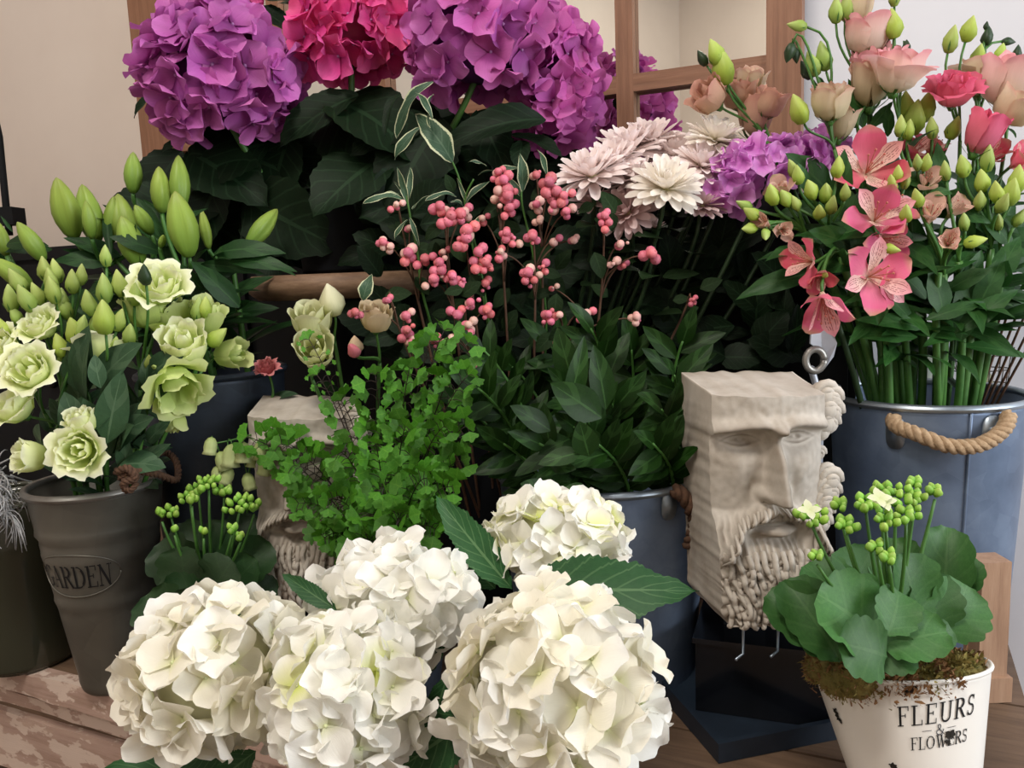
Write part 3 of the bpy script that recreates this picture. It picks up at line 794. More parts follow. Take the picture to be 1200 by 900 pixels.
t.part('stand', B().box((-.03, -.02, -zf + .001), (.03, .05, .03)).mesh('mask_stand', BLACK_WOOD, smooth=False), Matrix.Translation(M2.translation))

# ------------------------------------------------------------------ leaf meshes
OVATE = [(0, .04), (.08, .42), (.25, .88), (.42, 1), (.65, .82), (.85, .42), (1, .0)]
LANCE = [(0, .10), (.12, .55), (.35, 1), (.6, .85), (.85, .38), (1, .0)]
STRAP = [(0, .25), (.2, .7), (.5, 1), (.8, .8), (1, .0)]
ROUNDL = [(0, .06), (.06, .25), (.2, .8), (.42, 1), (.68, 1.0), (.90, .80), (1, .25)]
def leaf_b(W, prof=OVATE, bend=.5, fold=.15, serr=0, nserr=0, wave=0.0, nu=8, nv=4, twist=0., seed=0, cup=0.0, scallop=False):
    b = B(); N = 40; pos = [V((0, 0, 0))]
    for i in range(N):
        a = -bend * ((i + .5) / N) ; pos.append(pos[-1] + V((0, math.cos(a), math.sin(a))) / N)
    def f(u, v):
        k = u * N; i = min(int(k), N - 1); p = pos[i].lerp(pos[i + 1], k - i)
        a = -bend * u; nrm = V((0, -math.sin(a), math.cos(a)))
        w = W / 2 * interp(prof, u); s = 2 * v - 1
        if nserr and abs(s) > .99:
            ph = u * nserr
            w *= 1 + serr * ((abs(math.sin(math.pi * ph)) if scallop else (ph % 1.0)) - .5)
        tw = twist * u
        q = V((s * w, 0, 0)) ; z = fold * abs(s) * w - cup * s * s * w + wave * W * abs(s) ** 1.5 * math.sin(u * 9 + seed + (1.5 if s > 0 else 0))
        return p + V((q.x * math.cos(tw), 0, 0)) + nrm * (z + q.x * math.sin(tw))
    return b.grid(f, nu, nv)
def leafset(name, mat, n=3, **kw):
    out = []
    for i in range(n):
        k = dict(kw); k['bend'] = kw.get('bend', .5) * R.uniform(.6, 1.4); k['seed'] = i * 2.1
        k['fold'] = kw.get('fold', .15) * R.uniform(.6, 1.4)
        out.append(leaf_b(**k).mesh(name, mat))
    return out
L_DARK = leaf_mat('shaded_hydrangea_leaf', hexc('#0a180b'), hexc('#132612'), hexc('#2a422a'), .55, .12, spec=.15)  # leaf green sunk towards black; shade under the heads is in the colour
L_WHYD = leaf_mat('white_hydrangea_leaf', hexc('#224a28'), hexc('#305c32'), hexc('#6f9263'), .45, .18, nveins=8, spec=.25)
L_RUSC = leaf_mat('ruscus_leaf', hexc('#102508'), hexc('#1d3c0f'), hexc('#3f6330'), .42, .13, nveins=1, vs=.5, spec=.2)
L_FERN = leaf_mat('fern_leaf', hexc('#2f6414'), hexc('#4f8c1e'), hexc('#7cae3c'), .55, .3, nveins=3, vs=.25, var=.38)
L_LIS = leaf_mat('lisianthus_leaf', hexc('#2a452e'), hexc('#3d593d'), hexc('#688164'), .5, .15, nveins=1, vs=.4, spec=.25)
L_ALS = leaf_mat('alstroemeria_leaf', hexc('#1d411a'), hexc('#305c26'), hexc('#557f45'), .45, .2, nveins=1, vs=.3, spec=.25)
L_LILY = leaf_mat('lily_leaf', hexc('#142f14'), hexc('#21431c'), hexc('#3f6635'), .45, .15, nveins=1, vs=.4, spec=.2)
L_VAR = leaf_mat('variegated_leaf', hexc('#27452f'), hexc('#3b5b40'), hexc('#768f72'), .5, .18, edge=hexc('#c8cda6'), nveins=5, vs=.3)
L_SNOW = leaf_mat('snowberry_leaf', hexc('#14250f'), hexc('#213519'), hexc('#405838'), .6, .15, nveins=5, vs=.3, spec=.12)
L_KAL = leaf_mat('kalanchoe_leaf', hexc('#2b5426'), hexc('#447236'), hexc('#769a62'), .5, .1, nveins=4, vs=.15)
L_KALD = leaf_mat('shaded_kalanchoe_leaf', hexc('#1a3319'), hexc('#294823'), hexc('#44633a'), .5, .1, nveins=4, vs=.15)  # darker copy of the kalanchoe green, paints the shade on the left plant
STEM = plain('green_stem', hexc('#345f26'), hexc('#517e38'), 25., .45, 0, .1)
STEM_D = plain('dark_stem', hexc('#1a2e18'), hexc('#2a4222'), 25., .5, 0, .1)
STEM_BR = plain('brown_twig', hexc('#4a3427'), hexc('#6b4d3a'), 60., .7, 0, .2)
STEM_BK = plain('black_fern_stalk', hexc('#1a120c'), hexc('#2c2016'), 60., .5)

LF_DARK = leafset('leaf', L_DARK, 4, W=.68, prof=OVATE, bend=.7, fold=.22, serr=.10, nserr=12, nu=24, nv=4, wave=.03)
LF_WHYD = leafset('leaf', L_WHYD, 3, W=.62, prof=OVATE, bend=.45, fold=.14, serr=.13, nserr=22, nu=66, nv=4, wave=.03)
LF_RUSC = leafset('leaf', L_RUSC, 4, W=.40, prof=OVATE, bend=.35, fold=.22, nu=8, nv=4)
LF_LIS = leafset('leaf', L_LIS, 3, W=.42, prof=OVATE, bend=.5, fold=.18, nu=8, nv=4)
LF_ALS = leafset('leaf', L_ALS, 4, W=.27, prof=LANCE, bend=.7, fold=.15, nu=10, nv=4, wave=.05)
LF_LILY = leafset('leaf', L_LILY, 3, W=.24, prof=LANCE, bend=.6, fold=.22, nu=10, nv=4)
LF_VAR = leafset('leaf', L_VAR, 4, W=.46, prof=LANCE, bend=.9, fold=.15, nu=12, nv=4, wave=.06, twist=.5)
LF_SNOW = leafset('leaf', L_SNOW, 3, W=.62, prof=OVATE, bend=.4, fold=.12, nu=8, nv=4)
LF_KAL = leafset('leaf', L_KAL, 4, W=.95, prof=ROUNDL, bend=.55, fold=-.05, serr=.14, nserr=4.5, nu=40, nv=6, scallop=True, cup=-.30, wave=.05)
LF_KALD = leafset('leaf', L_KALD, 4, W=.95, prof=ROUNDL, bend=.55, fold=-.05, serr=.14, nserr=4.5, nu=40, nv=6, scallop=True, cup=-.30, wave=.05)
def leaf(t, ms, base, tip, n=(0, -.7, .7), wpx=1.0, name='leaf', parent=None):
    base, tip = V(base), V(tip); L = (tip - base).length
    return t.part(name, R.choice(ms), MY(base, tip - base, n, L, L * wpx), parent)
CAMV = V((0, -1, .25))

# ------------------------------------------------------------------ kalanchoe
def budm(name, mat, r=1.0, el=1.35):
    return B().lathe([(.001, -.9 * el), (.55, -.7 * el), (.95, -.1 * el), (.85, .35 * el), (.4, .8 * el), (.001, el)], 8, None, 0, lambda a, u: 1 + .10 * math.cos(4 * a)).mesh(name, mat)
KBUD = petal_mat('kalanchoe_bud', [(0, hexc('#5f9a34')), (.6, hexc('#8fbf4a')), (1, hexc('#bcd878'))], .15, .45, .15)
KBUDM = budm('bud', KBUD)
KPET = petal_mat('kalanchoe_flower', [(0, hexc('#dfe8b0')), (1, hexc('#f4f2d8'))], .06)
def cluster(t, px, py, Y, n, spread, rpx, root, seed=0):
    c = P(px, py, Y); b = B()
    cl = t.part('flower_stalk', B().tube(bez(root, V((c.x * .7 + root.x * .3, c.y, (c.z + root.z) / 2)), c - V((0, 0, m_(rpx * 2, Y))), 7), [.0024, .0014], 6).mesh('flower_stalk', STEM))
    for i in range(n):
        a = 2.399 * i; rr = spread * math.sqrt((i + .4) / n)
        q = c + V((m_(rr * math.cos(a), Y), m_(rr * math.sin(a) * .8, Y), m_(rr * math.sin(a) * .45 + R.uniform(-2, 3), Y)))
        t.part('bud', KBUDM, MZ(q, V((math.cos(a) * .5, math.sin(a) * .5 - .2, 1)), m_(rpx * R.uniform(.8, 1.15), Y), R.random()), cl)
PX, PY_, PYD = 1052, 778, .72
pc = P(PX, PY_, PYD); PB2 = (pc.x, PYD); pz = pc.z
XT = Matrix.Translation(pc) @ Matrix.Rotation(rad(-14), 4, V((math.cos(rad(-24)), math.sin(rad(-24)), 0))) @ Matrix.Rotation(rad(-8.5), 4, V((math.sin(rad(24)), math.cos(rad(24)), 0))) @ Matrix.Translation(-pc)
XTI = XT.inverted()
pzb = pz - .19
t, cfp, body = bucket('kalanchoe_pot', 'tapered cream enamel pot of flowering kalanchoe with printed shop lettering', PB2, pzb, pz, .036, .0775, ENAMEL, ENAMEL, fill=.82, rr=.0022, cat='potted plant', X=XT)
fa = facing(PB2) + .42
cfl = cone(PB2, pzb, pz, .036, .0775)
def pothit(px, py):
    o = XTI @ CAM_LOC; d = (XTI.to_3x3() @ ray(px, py)); tt = .3
    while tt < 1.2:
        p = o + d * tt; a = math.atan2(p.y - PB2[1], p.x - PB2[0])
        if (p.xy - V(PB2)).length <= (cfl(a, p.z).xy - V(PB2)).length: return p, a
        tt += .0005
def basez(px, py): return pothit(px, py)[0].z
t.part('lettering', lettering('FLEURS', cfp, fa, basez(1090, 847), .0170, -.000, .14, .0006, .84, .12, .10).mesh('lettering', INK), parent=body)
t.part('lettering', lettering('-&-', cfp, fa, basez(1091, 861), .0092, 0, .25, .0006, 1.0, 0, .10).mesh('lettering', INK_GREY), parent=body)
t.part('lettering', lettering('FLOWERS', cfp, fa, basez(1088, 876), .0108, 0, .08, .0006, .80, .12, .10).mesh('lettering', INK), parent=body)
for px, py, s in ((1067, 807, 10), (982, 837, 9), (1113, 861, 9), (1047, 897, 6), (1063, 812, 6), (986, 845, 4), (1110, 868, 5)):
    p, a = pothit(px, py); rr = (cfp(a, p.z) - cfp(a + math.pi, p.z)).length / 2
    for q in range(4):
        ang = R.uniform(0, 6.28); off = R.uniform(0, .6) * m_(s, .66); pts = []
        ca, cz = a + off * math.cos(ang) / rr, p.z + off * math.sin(ang)
        for i in range(11):
            aa = 2 * math.pi * i / 11; r = m_(s, .66) * R.uniform(.18, .75)
            pts.append(cfp(ca + r * math.cos(aa) / rr, cz + r * math.sin(aa), .0008 + .0001 * q))
        ct = sum(pts, V()) / len(pts); b = B()
        b.v = pts + [ct]; b.uv = [(0, 0)] * 12; b.f = [(i, (i + 1) % 11, 11) for i in range(11)]; b.mi = [0] * 11
        t.part('paint_chip', b.mesh('paint_chip', CHIP, smooth=False), parent=body)
t.part('soil', B().lathe([(.001, pz - .004), (.05, pz - .004), (.073, pz - .012)], 32, XT @ Matrix.Translation((PB2[0], PB2[1], 0))).mesh('soil', SOIL))
MOSS = plain('moss', hexc('#5d5a26'), hexc('#8c7a44'), 70., .95, 0, .6, .004, var=.25)
MOSS2 = plain('brown_moss', hexc('#6e4a2c'), hexc('#94704a'), 70., .95, 0, .6, .004)
b = B(); rm = random.Random(11)
for i in range(5200):
    a = rm.uniform(0, 6.28); left = math.cos(a - rad(215))
    rr = .0775 * math.sqrt(rm.uniform(.35, 1.0)) + (.006 if left > .3 else -.004)
    z = pz - .004 + .014 * rm.random() * (1.2 + .5 * left) * (1 - (rr / .09) ** 4 * .6)
    if left > .35 and rr > .077: z -= rm.uniform(0, .020) * left
    elif rr > .0715 and left < .35: continue
    p = V((PB2[0] + rr * math.cos(a), PB2[1] + rr * math.sin(a), z))
    d = V((rm.uniform(-1, 1), rm.uniform(-1, 1), rm.uniform(-.2, 1))) * rm.uniform(.003, .008)
    k = d.cross(V((rm.random(), rm.random(), rm.random()))).normalized() * .0007
    n0 = len(b.v); b.v += [p - k, p + k, p + d * .6 + k * 1.3 + V((0, 0, .001)), p + d, p + d * .6 - k * 1.3]; b.uv += [(0, 0)] * 5
    b.f.append((n0, n0 + 1, n0 + 2, n0 + 3, n0 + 4)); b.mi.append(1 if noise.noise(p * 45) > .02 else 0)
mb = B().lathe([(.030, pz + .002), (.052, pz + .008), (.068, pz + .004), (.0735, pz - .004)], 40, Matrix.Translation((PB2[0], PB2[1], 0)), 0, lambda a, u: 1 + .03 * math.sin(5 * a))
for i, p in enumerate(mb.v): p.z += .004 * noise.noise(p * 90)
for k in range(26):
    a = rad(135) + rad(95) * k / 25 + rm.uniform(-.05, .05); q = V((PB2[0] + .074 * math.cos(a), PB2[1] + .074 * math.sin(a), pz + rm.uniform(-.008, .004)))
    bl = B().ball((0, 0, 0), rm.uniform(.007, .012), 8, 6)
    for p in bl.v: p *= 1 + .35 * noise.noise(p * 130 + V((k, 0, 0)))
    for q2 in range(110):
        nn = V((rm.gauss(0, 1), rm.gauss(0, 1), rm.gauss(0, 1))).normalized(); p = q + nn * .0085; d = (nn + V((rm.uniform(-1, 1), rm.uniform(-1, 1), rm.uniform(-1, 1)))) * rm.uniform(.002, .005)
        kk = d.cross(V((rm.random(), rm.random(), rm.random()))).normalized() * .0006; n0 = len(b.v)
        b.v += [p - kk, p + kk, p + d * .6 + kk, p + d, p + d * .6 - kk]; b.uv += [(0, 0)] * 5; b.f.append((n0, n0 + 1, n0 + 2, n0 + 3, n0 + 4)); b.mi.append(rm.random() < .45)
    mb.join(bl, Matrix.Translation(q))
b.xf(XT); t.part('moss', b.mesh('moss', MOSS, MOSS2, smooth=False), stuff=True)
mb.xf(XT); t.part('moss_mat', mb.mesh('moss_mat', MOSS))
KL = [((1032, 757, .665), (988, 692, .645), 1.05), ((1030, 757, .655), (1112, 735, .635), .75), ((1070, 735, .70), (1078, 655, .69), .85), ((1090, 745, .70), (1102, 672, .70), .9),
      ((1098, 748, .70), (1147, 688, .70), 1.0), ((1103, 735, .745), (1114, 622, .74), .5), ((1112, 710, .75), (1143, 655, .74), .6), ((995, 765, .68), (913, 695, .68), .62),
      ((985, 775, .67), (930, 680, .68), .6), ((1005, 735, .75), (962, 655, .76), .8), ((1022, 725, .76), (1008, 640, .765), .85), ((1052, 715, .765), (1052, 632, .77), .75),
      ((1080, 752, .655), (1122, 738, .65), .8), ((1040, 745, .645), (1064, 690, .655), .95), ((1020, 770, .655), (1075, 765, .635), .9), ((985, 760, .73), (940, 715, .74), .8),
      ((1085, 720, .76), (1090, 650, .775), .8), ((1040, 770, .64), (1000, 752, .62), 1.1)]
for bs_, tp, wd in KL:
    leaf(t, LF_KAL, P(*bs_), P(*tp), CAMV + V((R.uniform(-.5, .5), 0, R.uniform(0, .6))), wd)
root = P(1045, 735, .70)
for px, py, Y, n, sp in ((1050, 577, .70, 11, 20), (1072, 582, .71, 8, 13), (1015, 590, .69, 9, 15), (1062, 602, .68, 9, 18), (1096, 575, .72, 5, 8), (1073, 566, .73, 5, 8), (952, 606, .69, 10, 19),
                         (992, 616, .68, 7, 13), (958, 652, .67, 5, 8), (1028, 640, .67, 5, 10), (1042, 652, .66, 5, 8), (1035, 575, .72, 7, 14), (1038, 608, .67, 8, 15), (985, 592, .72, 5, 9)):
    cluster(t, px, py, Y, n, sp, 5.4, root + V((m_((px - 1045) * .25, .7), 0, 0)))
fl = B()
for i in range(4):
    fl.join(leaf_b(.7, OVATE, .3, .1, nu=4, nv=2), MY((0, 0, 0), (math.cos(i * 1.57), math.sin(i * 1.57), .3)))
KFL = fl.mesh('open_floret', KPET)
for px, py in ((1036, 588), (1030, 584), (948, 598)): t.part('open_floret', KFL, MZ(P(px, py, .665), (0, -.6, .8), .011))

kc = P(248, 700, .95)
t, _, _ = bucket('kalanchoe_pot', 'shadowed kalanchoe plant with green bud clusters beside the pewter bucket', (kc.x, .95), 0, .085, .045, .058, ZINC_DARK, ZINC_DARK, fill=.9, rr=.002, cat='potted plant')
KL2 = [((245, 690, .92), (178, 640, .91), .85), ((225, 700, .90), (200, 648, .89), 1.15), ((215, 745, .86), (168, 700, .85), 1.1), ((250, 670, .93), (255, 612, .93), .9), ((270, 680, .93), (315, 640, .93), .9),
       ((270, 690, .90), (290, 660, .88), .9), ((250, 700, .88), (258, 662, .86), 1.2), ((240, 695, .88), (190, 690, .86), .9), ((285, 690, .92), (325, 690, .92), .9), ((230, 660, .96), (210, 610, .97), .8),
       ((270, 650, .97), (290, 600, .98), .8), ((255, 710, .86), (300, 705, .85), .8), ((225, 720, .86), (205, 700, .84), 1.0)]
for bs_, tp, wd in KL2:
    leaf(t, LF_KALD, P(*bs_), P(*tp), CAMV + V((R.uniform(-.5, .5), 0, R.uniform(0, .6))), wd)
root = P(250, 690, .94)
for px, py, Y, n, sp in ((200, 599, .92, 6, 10), (222, 580, .92, 9, 14), (244, 566, .92, 10, 13), (262, 575, .93, 6, 10), (232, 572, .93, 5, 9), (280, 590, .91, 14, 18), (297, 594, .92, 5, 9), (189, 603, .92, 2, 4), (204, 619, .9, 1, 1),
                         (238, 623, .9, 2, 4), (271, 619, .89, 4, 6), (281, 627, .89, 3, 5), (224, 585, .9, 3, 4)):
    cluster(t, px, py, Y, n, sp, 4.4, root + V((m_((px - 250) * .25, .9), 0, 0)))

# ------------------------------------------------------------------ hydrangeas
def hyd_petal(seed, L=1.0, W=1.05):
    b = B(); rs = random.Random(seed)
    k1, k2, cup, cur = rs.uniform(0, 6), rs.uniform(0, 6), rs.uniform(.08, .24), rs.uniform(-.15, .30)
    prof = [(0, .12), (.15, .50), (.45, .96), (.65, 1.0), (.86, .86), (1, .46)]
    def f(u, v):
        s = 2 * v - 1; w = W / 2 * interp(prof, u)
        y = L * (u - .10 * u * s * s) ; z = cup * s * s * .6 * u + cur * u * u * .5 + .05 * math.sin(5 * u + k1 + 2 * s) * u + .05 * math.sin(4 * s + k2) * u
        return (s * w, y, z)
    return b.grid(f, 5, 6)
def hset(name, mat): return [hyd_petal(i).mesh('petal', mat) for i in range(7)]
PURP = hset('p', petal_mat('purple_petal', [(0, hexc('#923e86')), (.35, hexc('#b65aa8')), (1, hexc('#c874ba'))], .18, .55, .3, .15))
MAGE = hset('m', petal_mat('magenta_petal', [(0, hexc('#9c3a82')), (.35, hexc('#c25aaa')), (1, hexc('#d476be'))], .18, .55, .3, .15))
PINK = hset('k', petal_mat('pink_petal', [(0, hexc('#c8408a')), (.35, hexc('#e24a96')), (1, hexc('#ee6aa8'))], .14, .55, .3, .14))
WHIT = hset('w', petal_mat('white_petal', [(0, hexc('#e8eac0')), (.30, hexc('#f8f6ec')), (1, hexc('#fefdf8'))], .02, .55, .35, .03))
WHIC = hset('c', petal_mat('cream_petal', [(0, hexc('#e2e3b2')), (.35, hexc('#f3eedc')), (1, hexc('#fbf7ea'))], .04, .55, .35, .04))
WHIL = hset('l', petal_mat('lime_white_petal', [(0, hexc('#d6e26a')), (.35, hexc('#eef0b8')), (.8, hexc('#faf8e6')), (1, hexc('#fbf9f0'))], .05, .55, .35, .04))
EYE_P = B().ball((0, 0, 0), .07, 6, 5).mesh('eye', petal_mat('floret_eye', [(0, hexc('#9a5a9a')), (1, hexc('#c08ac0'))]))
EYE_W = B().ball((0, 0, 0), .06, 6, 5).mesh('eye', petal_mat('white_floret_eye', [(0, hexc('#cdd79a')), (1, hexc('#e8ecc0'))]))
CORE_P = plain('purple_core', hexc('#4a1d52'), hexc('#5c2866'), 40.); CORE_K = plain('pink_core', hexc('#7c2046'), hexc('#94305a'), 40.); CORE_W = plain('white_core', hexc('#cfcfa8'), hexc('#dcd9bc'), 40.)
def hydrangea(label, px, py, Y, rx, ry, sets, eye, coremat, base, n, fs, seed, leaves=(), lset=None, group=None, depth=None, tilt=.55, skip=None):
    rs = random.Random(seed); c = P(px, py, Y); a, cz = m_(rx, Y), m_(ry, Y); d = depth or (a + cz) / 2
    t = T('hydrangea', label, 'hydrangea', base, group)
    b0 = V(base); mid = V((c.x * .75 + b0.x * .25, c.y * .7 + b0.y * .3, (b0.z + c.z) / 2))
    t.part('stem', B().tube(bez(b0, mid, c - V((0, 0, cz * .4)), 10), [.0055, .0045], 8).mesh('stem', STEM))
    core = B().ball((0, 0, 0), 1, 16, 12); core.xf(Matrix.Translation(c) @ Matrix.Diagonal((a * .66, d * .66, cz * .66, 1)))
    t.part('head_core', core.mesh('head_core', coremat))
    ga = math.pi * (3 - math.sqrt(5))
    nn_ = int(n / .88 / (1 - (skip or 0))); made = 0
    for i in range(nn_):
        z = 1 - 2 * (i + .5) / nn_; r = math.sqrt(1 - z * z); th = ga * i + seed
        dr = V((r * math.cos(th), r * math.sin(th), z))
        if z < -.80 or (skip and dr.y > 1 - 2 * skip) or made >= 74: continue
        made += 1
        dr = (dr + V((rs.uniform(-.1, .1), rs.uniform(-.1, .1), rs.uniform(-.1, .1)))).normalized()
        k = rs.uniform(.80, .98)
        p = c + V((dr.x * a, dr.y * d, dr.z * cz)) * k
        nn = V((dr.x / a, dr.y / d, dr.z / cz)).normalized()
        nn = (nn + V((rs.uniform(-1, 1), rs.uniform(-1, 1), rs.uniform(-1, 1))) * tilt).normalized()
        Mq = MZ(p, nn, 1, rs.uniform(0, 6.28))
        s = fs * rs.uniform(.82, 1.15); ms = rs.choice(sets)
        fl = t.part('floret', eye, Mq @ Matrix.Scale(s, 4))
        up = rs.uniform(.12, .5)
        for q in range(4):
            aa = q * math.pi / 2 + rs.uniform(-.15, .15); uq = up + rs.uniform(-.12, .18)
            dl = V((math.cos(aa) * math.cos(uq), math.sin(aa) * math.cos(uq), math.sin(uq)))
            nl = V((-math.cos(aa) * math.sin(uq), -math.sin(aa) * math.sin(uq), math.cos(uq)))
            t.part('petal', rs.choice(ms), Mq @ MY(V((0, 0, -.004 if q % 2 else 0)), dl, nl, s * rs.uniform(.92, 1.08)), fl)
    for bs_, tp, wd, *nn in leaves:
        leaf(t, lset or LF_DARK, P(*bs_), P(*tp), V(nn[0]) if nn else V((R.uniform(-.4, .4), -.6, .7)), wd)
    return t
hz = zt + .02
hb_ = lambda x, y=0: (HB[0] + x, HB[1] + y, hz)
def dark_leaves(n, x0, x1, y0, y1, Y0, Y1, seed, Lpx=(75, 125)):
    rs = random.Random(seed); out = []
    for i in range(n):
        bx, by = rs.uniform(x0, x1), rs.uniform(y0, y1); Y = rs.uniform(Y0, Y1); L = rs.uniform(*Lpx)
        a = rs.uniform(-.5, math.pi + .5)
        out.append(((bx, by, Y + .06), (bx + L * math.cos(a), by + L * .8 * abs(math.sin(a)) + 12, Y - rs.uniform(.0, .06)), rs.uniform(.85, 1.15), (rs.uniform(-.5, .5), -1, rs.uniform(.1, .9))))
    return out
hydrangea('deep purple mophead hydrangea beside the brown mirror frame, above the lilies', 258, 94, 1.20, 78, 80, [PURP], EYE_P, CORE_P, hb_(-.03), 74, .037, 1,
    [((185, 108, 1.24), (148, 132, 1.24), .6), ((215, 165, 1.22), (185, 172, 1.2), .7)] + dark_leaves(24, 205, 330, 150, 240, 1.14, 1.32, 5), skip=.22)
hydrangea('bright pink mophead hydrangea between the two purple ones', 410, 36, 1.23, 62, 56, [PINK], EYE_P, CORE_K, hb_(-.01, .02), 60, .034, 2,
    dark_leaves(24, 330, 450, 110, 240, 1.16, 1.36, 6) + [((420, 112, 1.2), (310, 150, 1.15), .7), ((345, 5, 1.25), (325, -15, 1.2), 1)])
hydrangea('large magenta purple mophead hydrangea right of the bright pink one', 562, 42, 1.20, 86, 78, [MAGE, PURP], EYE_P, CORE_P, hb_(.02), 74, .035, 3,
    [((640, 140, 1.15), (510, 135, 1.08), .45, (0, -1, .5)), ((470, 110, 1.15), (435, 138, 1.1), .35), ((560, 130, 1.2), (590, 190, 1.12), .8)] + dark_leaves(26, 430, 590, 125, 240, 1.14, 1.36, 7))
hydrangea('drooping magenta hydrangea nearest the mirror, reflected in its panes', 650, 106, 1.24, 46, 82, [MAGE], EYE_P, CORE_P, hb_(.045), 72, .031, 4,
    [((600, 158, 1.18), (662, 165, 1.12), .55, (0, -.5, 1)), ((612, 165, 1.15), (606, 190, 1.1), .7), ((668, 45, 1.28), (648, 20, 1.3), .5), ((662, 100, 1.31), (700, 80, 1.35), .9)] + dark_leaves(16, 560, 660, 170, 235, 1.18, 1.32, 8, (60, 95)), depth=.085)
hydrangea('small pale pink hydrangea peeping above the deep purple one', 262, -14, 1.34, 38, 30, [PINK], EYE_P, CORE_K, hb_(-.02, .04), 36, .028, 5,
    [((300, 10, 1.34), (352, 30, 1.33), .8), ((310, 0, 1.35), (345, -10, 1.33), .8), ((280, 20, 1.33), (225, 12, 1.35), .35)])
def wb(dx): return (WB[0] + dx, WB[1], -.40)
W = dict(tilt=.42)
hydrangea('cream white mophead hydrangea in front of the pewter bucket', 253, 790, .615, 106, 96, [WHIC, WHIT], EYE_W, CORE_W, wb(-.05), 58, .0275, 11,
    [((285, 905, .62), (106, 890, .60), .50, (0, -.6, .8)), ((290, 860, .62), (200, 905, .60), .8, (0, -1, .4))], LF_WHYD, **W)
hydrangea('white mophead hydrangea with lime centres between two bigger white ones', 408, 815, .575, 92, 98, [WHIT, WHIL, WHIT], EYE_W, CORE_W, wb(-.01), 58, .0262, 12,
    [((395, 715, .63), (322, 668, .64), .42, (.3, -1, .3)), ((560, 835, .575), (450, 915, .55), .85, (0, -1, .5)), ((525, 790, .60), (500, 870, .585), .6, (0, -1, .1)),
     ((300, 880, .58), (235, 930, .56), .8, (0, -1, .5))], LF_WHYD, **W)
hydrangea('white mophead hydrangea at the back below the bright fern', 462, 705, .665, 88, 66, [WHIT], EYE_W, CORE_W, wb(0), 52, .027, 13,
    [((505, 790, .655), (512, 695, .62), .36, (.2, -1, .1)), ((540, 790, .66), (510, 850, .64), .5), ((415, 720, .655), (345, 695, .65), .4, (0, -1, .6))], LF_WHYD, **W)
hydrangea('largest and nearest white mophead hydrangea beside the blue zinc bucket', 648, 805, .555, 124, 118, [WHIT, WHIT, WHIC], EYE_W, CORE_W, wb(.05), 62, .0285, 14,
    [((600, 698, .65), (816, 676, .60), .60, (0, -.75, .65))], LF_WHYD, **W)
hydrangea('white hydrangea with lime tinged florets below the dark ruscus leaves', 652, 630, .72, 82, 52, [WHIL, WHIT], EYE_W, CORE_W, wb(.03), 50, .0245, 15,
    [((600, 690, .68), (502, 576, .70), .48, (-.2, -1, .5)), ((580, 690, .70), (540, 650, .69), .7)], LF_WHYD, **W)
# violet phlox-like head among the chrysanthemums
MAUV = hset('v', petal_mat('mauve_petal', [(0, hexc('#c264bc')), (.35, hexc('#e08cda')), (1, hexc('#efb0ec'))], .12, .55, .3, .1))
for lab, px, py, Y, rx, ry, n, sd in (('bright violet phlox head between chrysanthemums and pink alstroemeria', 905, 192, 1.07, 66, 26, 40, 21),
                                      ('violet phlox head tucked beneath the white chrysanthemums', 850, 218, 1.09, 36, 34, 30, 22),
                                      ('small pale violet phlox head touching the pink alstroemeria', 958, 178, 1.10, 32, 18, 20, 23)):
    base = V((KB[0] + .03, KB[1], .08)); c = P(px, py, Y); rs = random.Random(sd)
    t = T('phlox', lab, 'flower', base)
    t.part('stem', B().tube(bez(base, (c.x * .6, c.y + .03, .3), c, 10), [.004, .003], 6).mesh('stem', STEM_D))
    ga = 2.39996
    for i in range(n):
        z = 1 - 1.7 * (i + .5) / n; r = math.sqrt(max(0, 1 - z * z)); dr = V((r * math.cos(ga * i), r * math.sin(ga * i), z))
        p = c + V((dr.x * m_(rx, Y), dr.y * m_(ry, Y) * 1.2, dr.z * m_(ry, Y))) * rs.uniform(.75, 1)
        Mq = MZ(p, (dr + V((rs.uniform(-1, 1), rs.uniform(-1, 1), rs.uniform(-1, 1))) * .4), 1, rs.uniform(0, 6)); s = .0195 * rs.uniform(.85, 1.15)
        fl = t.part('floret', EYE_P, Mq @ Matrix.Scale(s * .6, 4))
        for q in range(5):
            aa = q * 1.2566; uq = rs.uniform(.2, .65)
            t.part('petal', rs.choice(MAUV), Mq @ MY((0, 0, 0), (math.cos(aa) * math.cos(uq), math.sin(aa) * math.cos(uq), math.sin(uq)), (-math.cos(aa) * math.sin(uq), -math.sin(aa) * math.sin(uq), math.cos(uq)), s), fl)

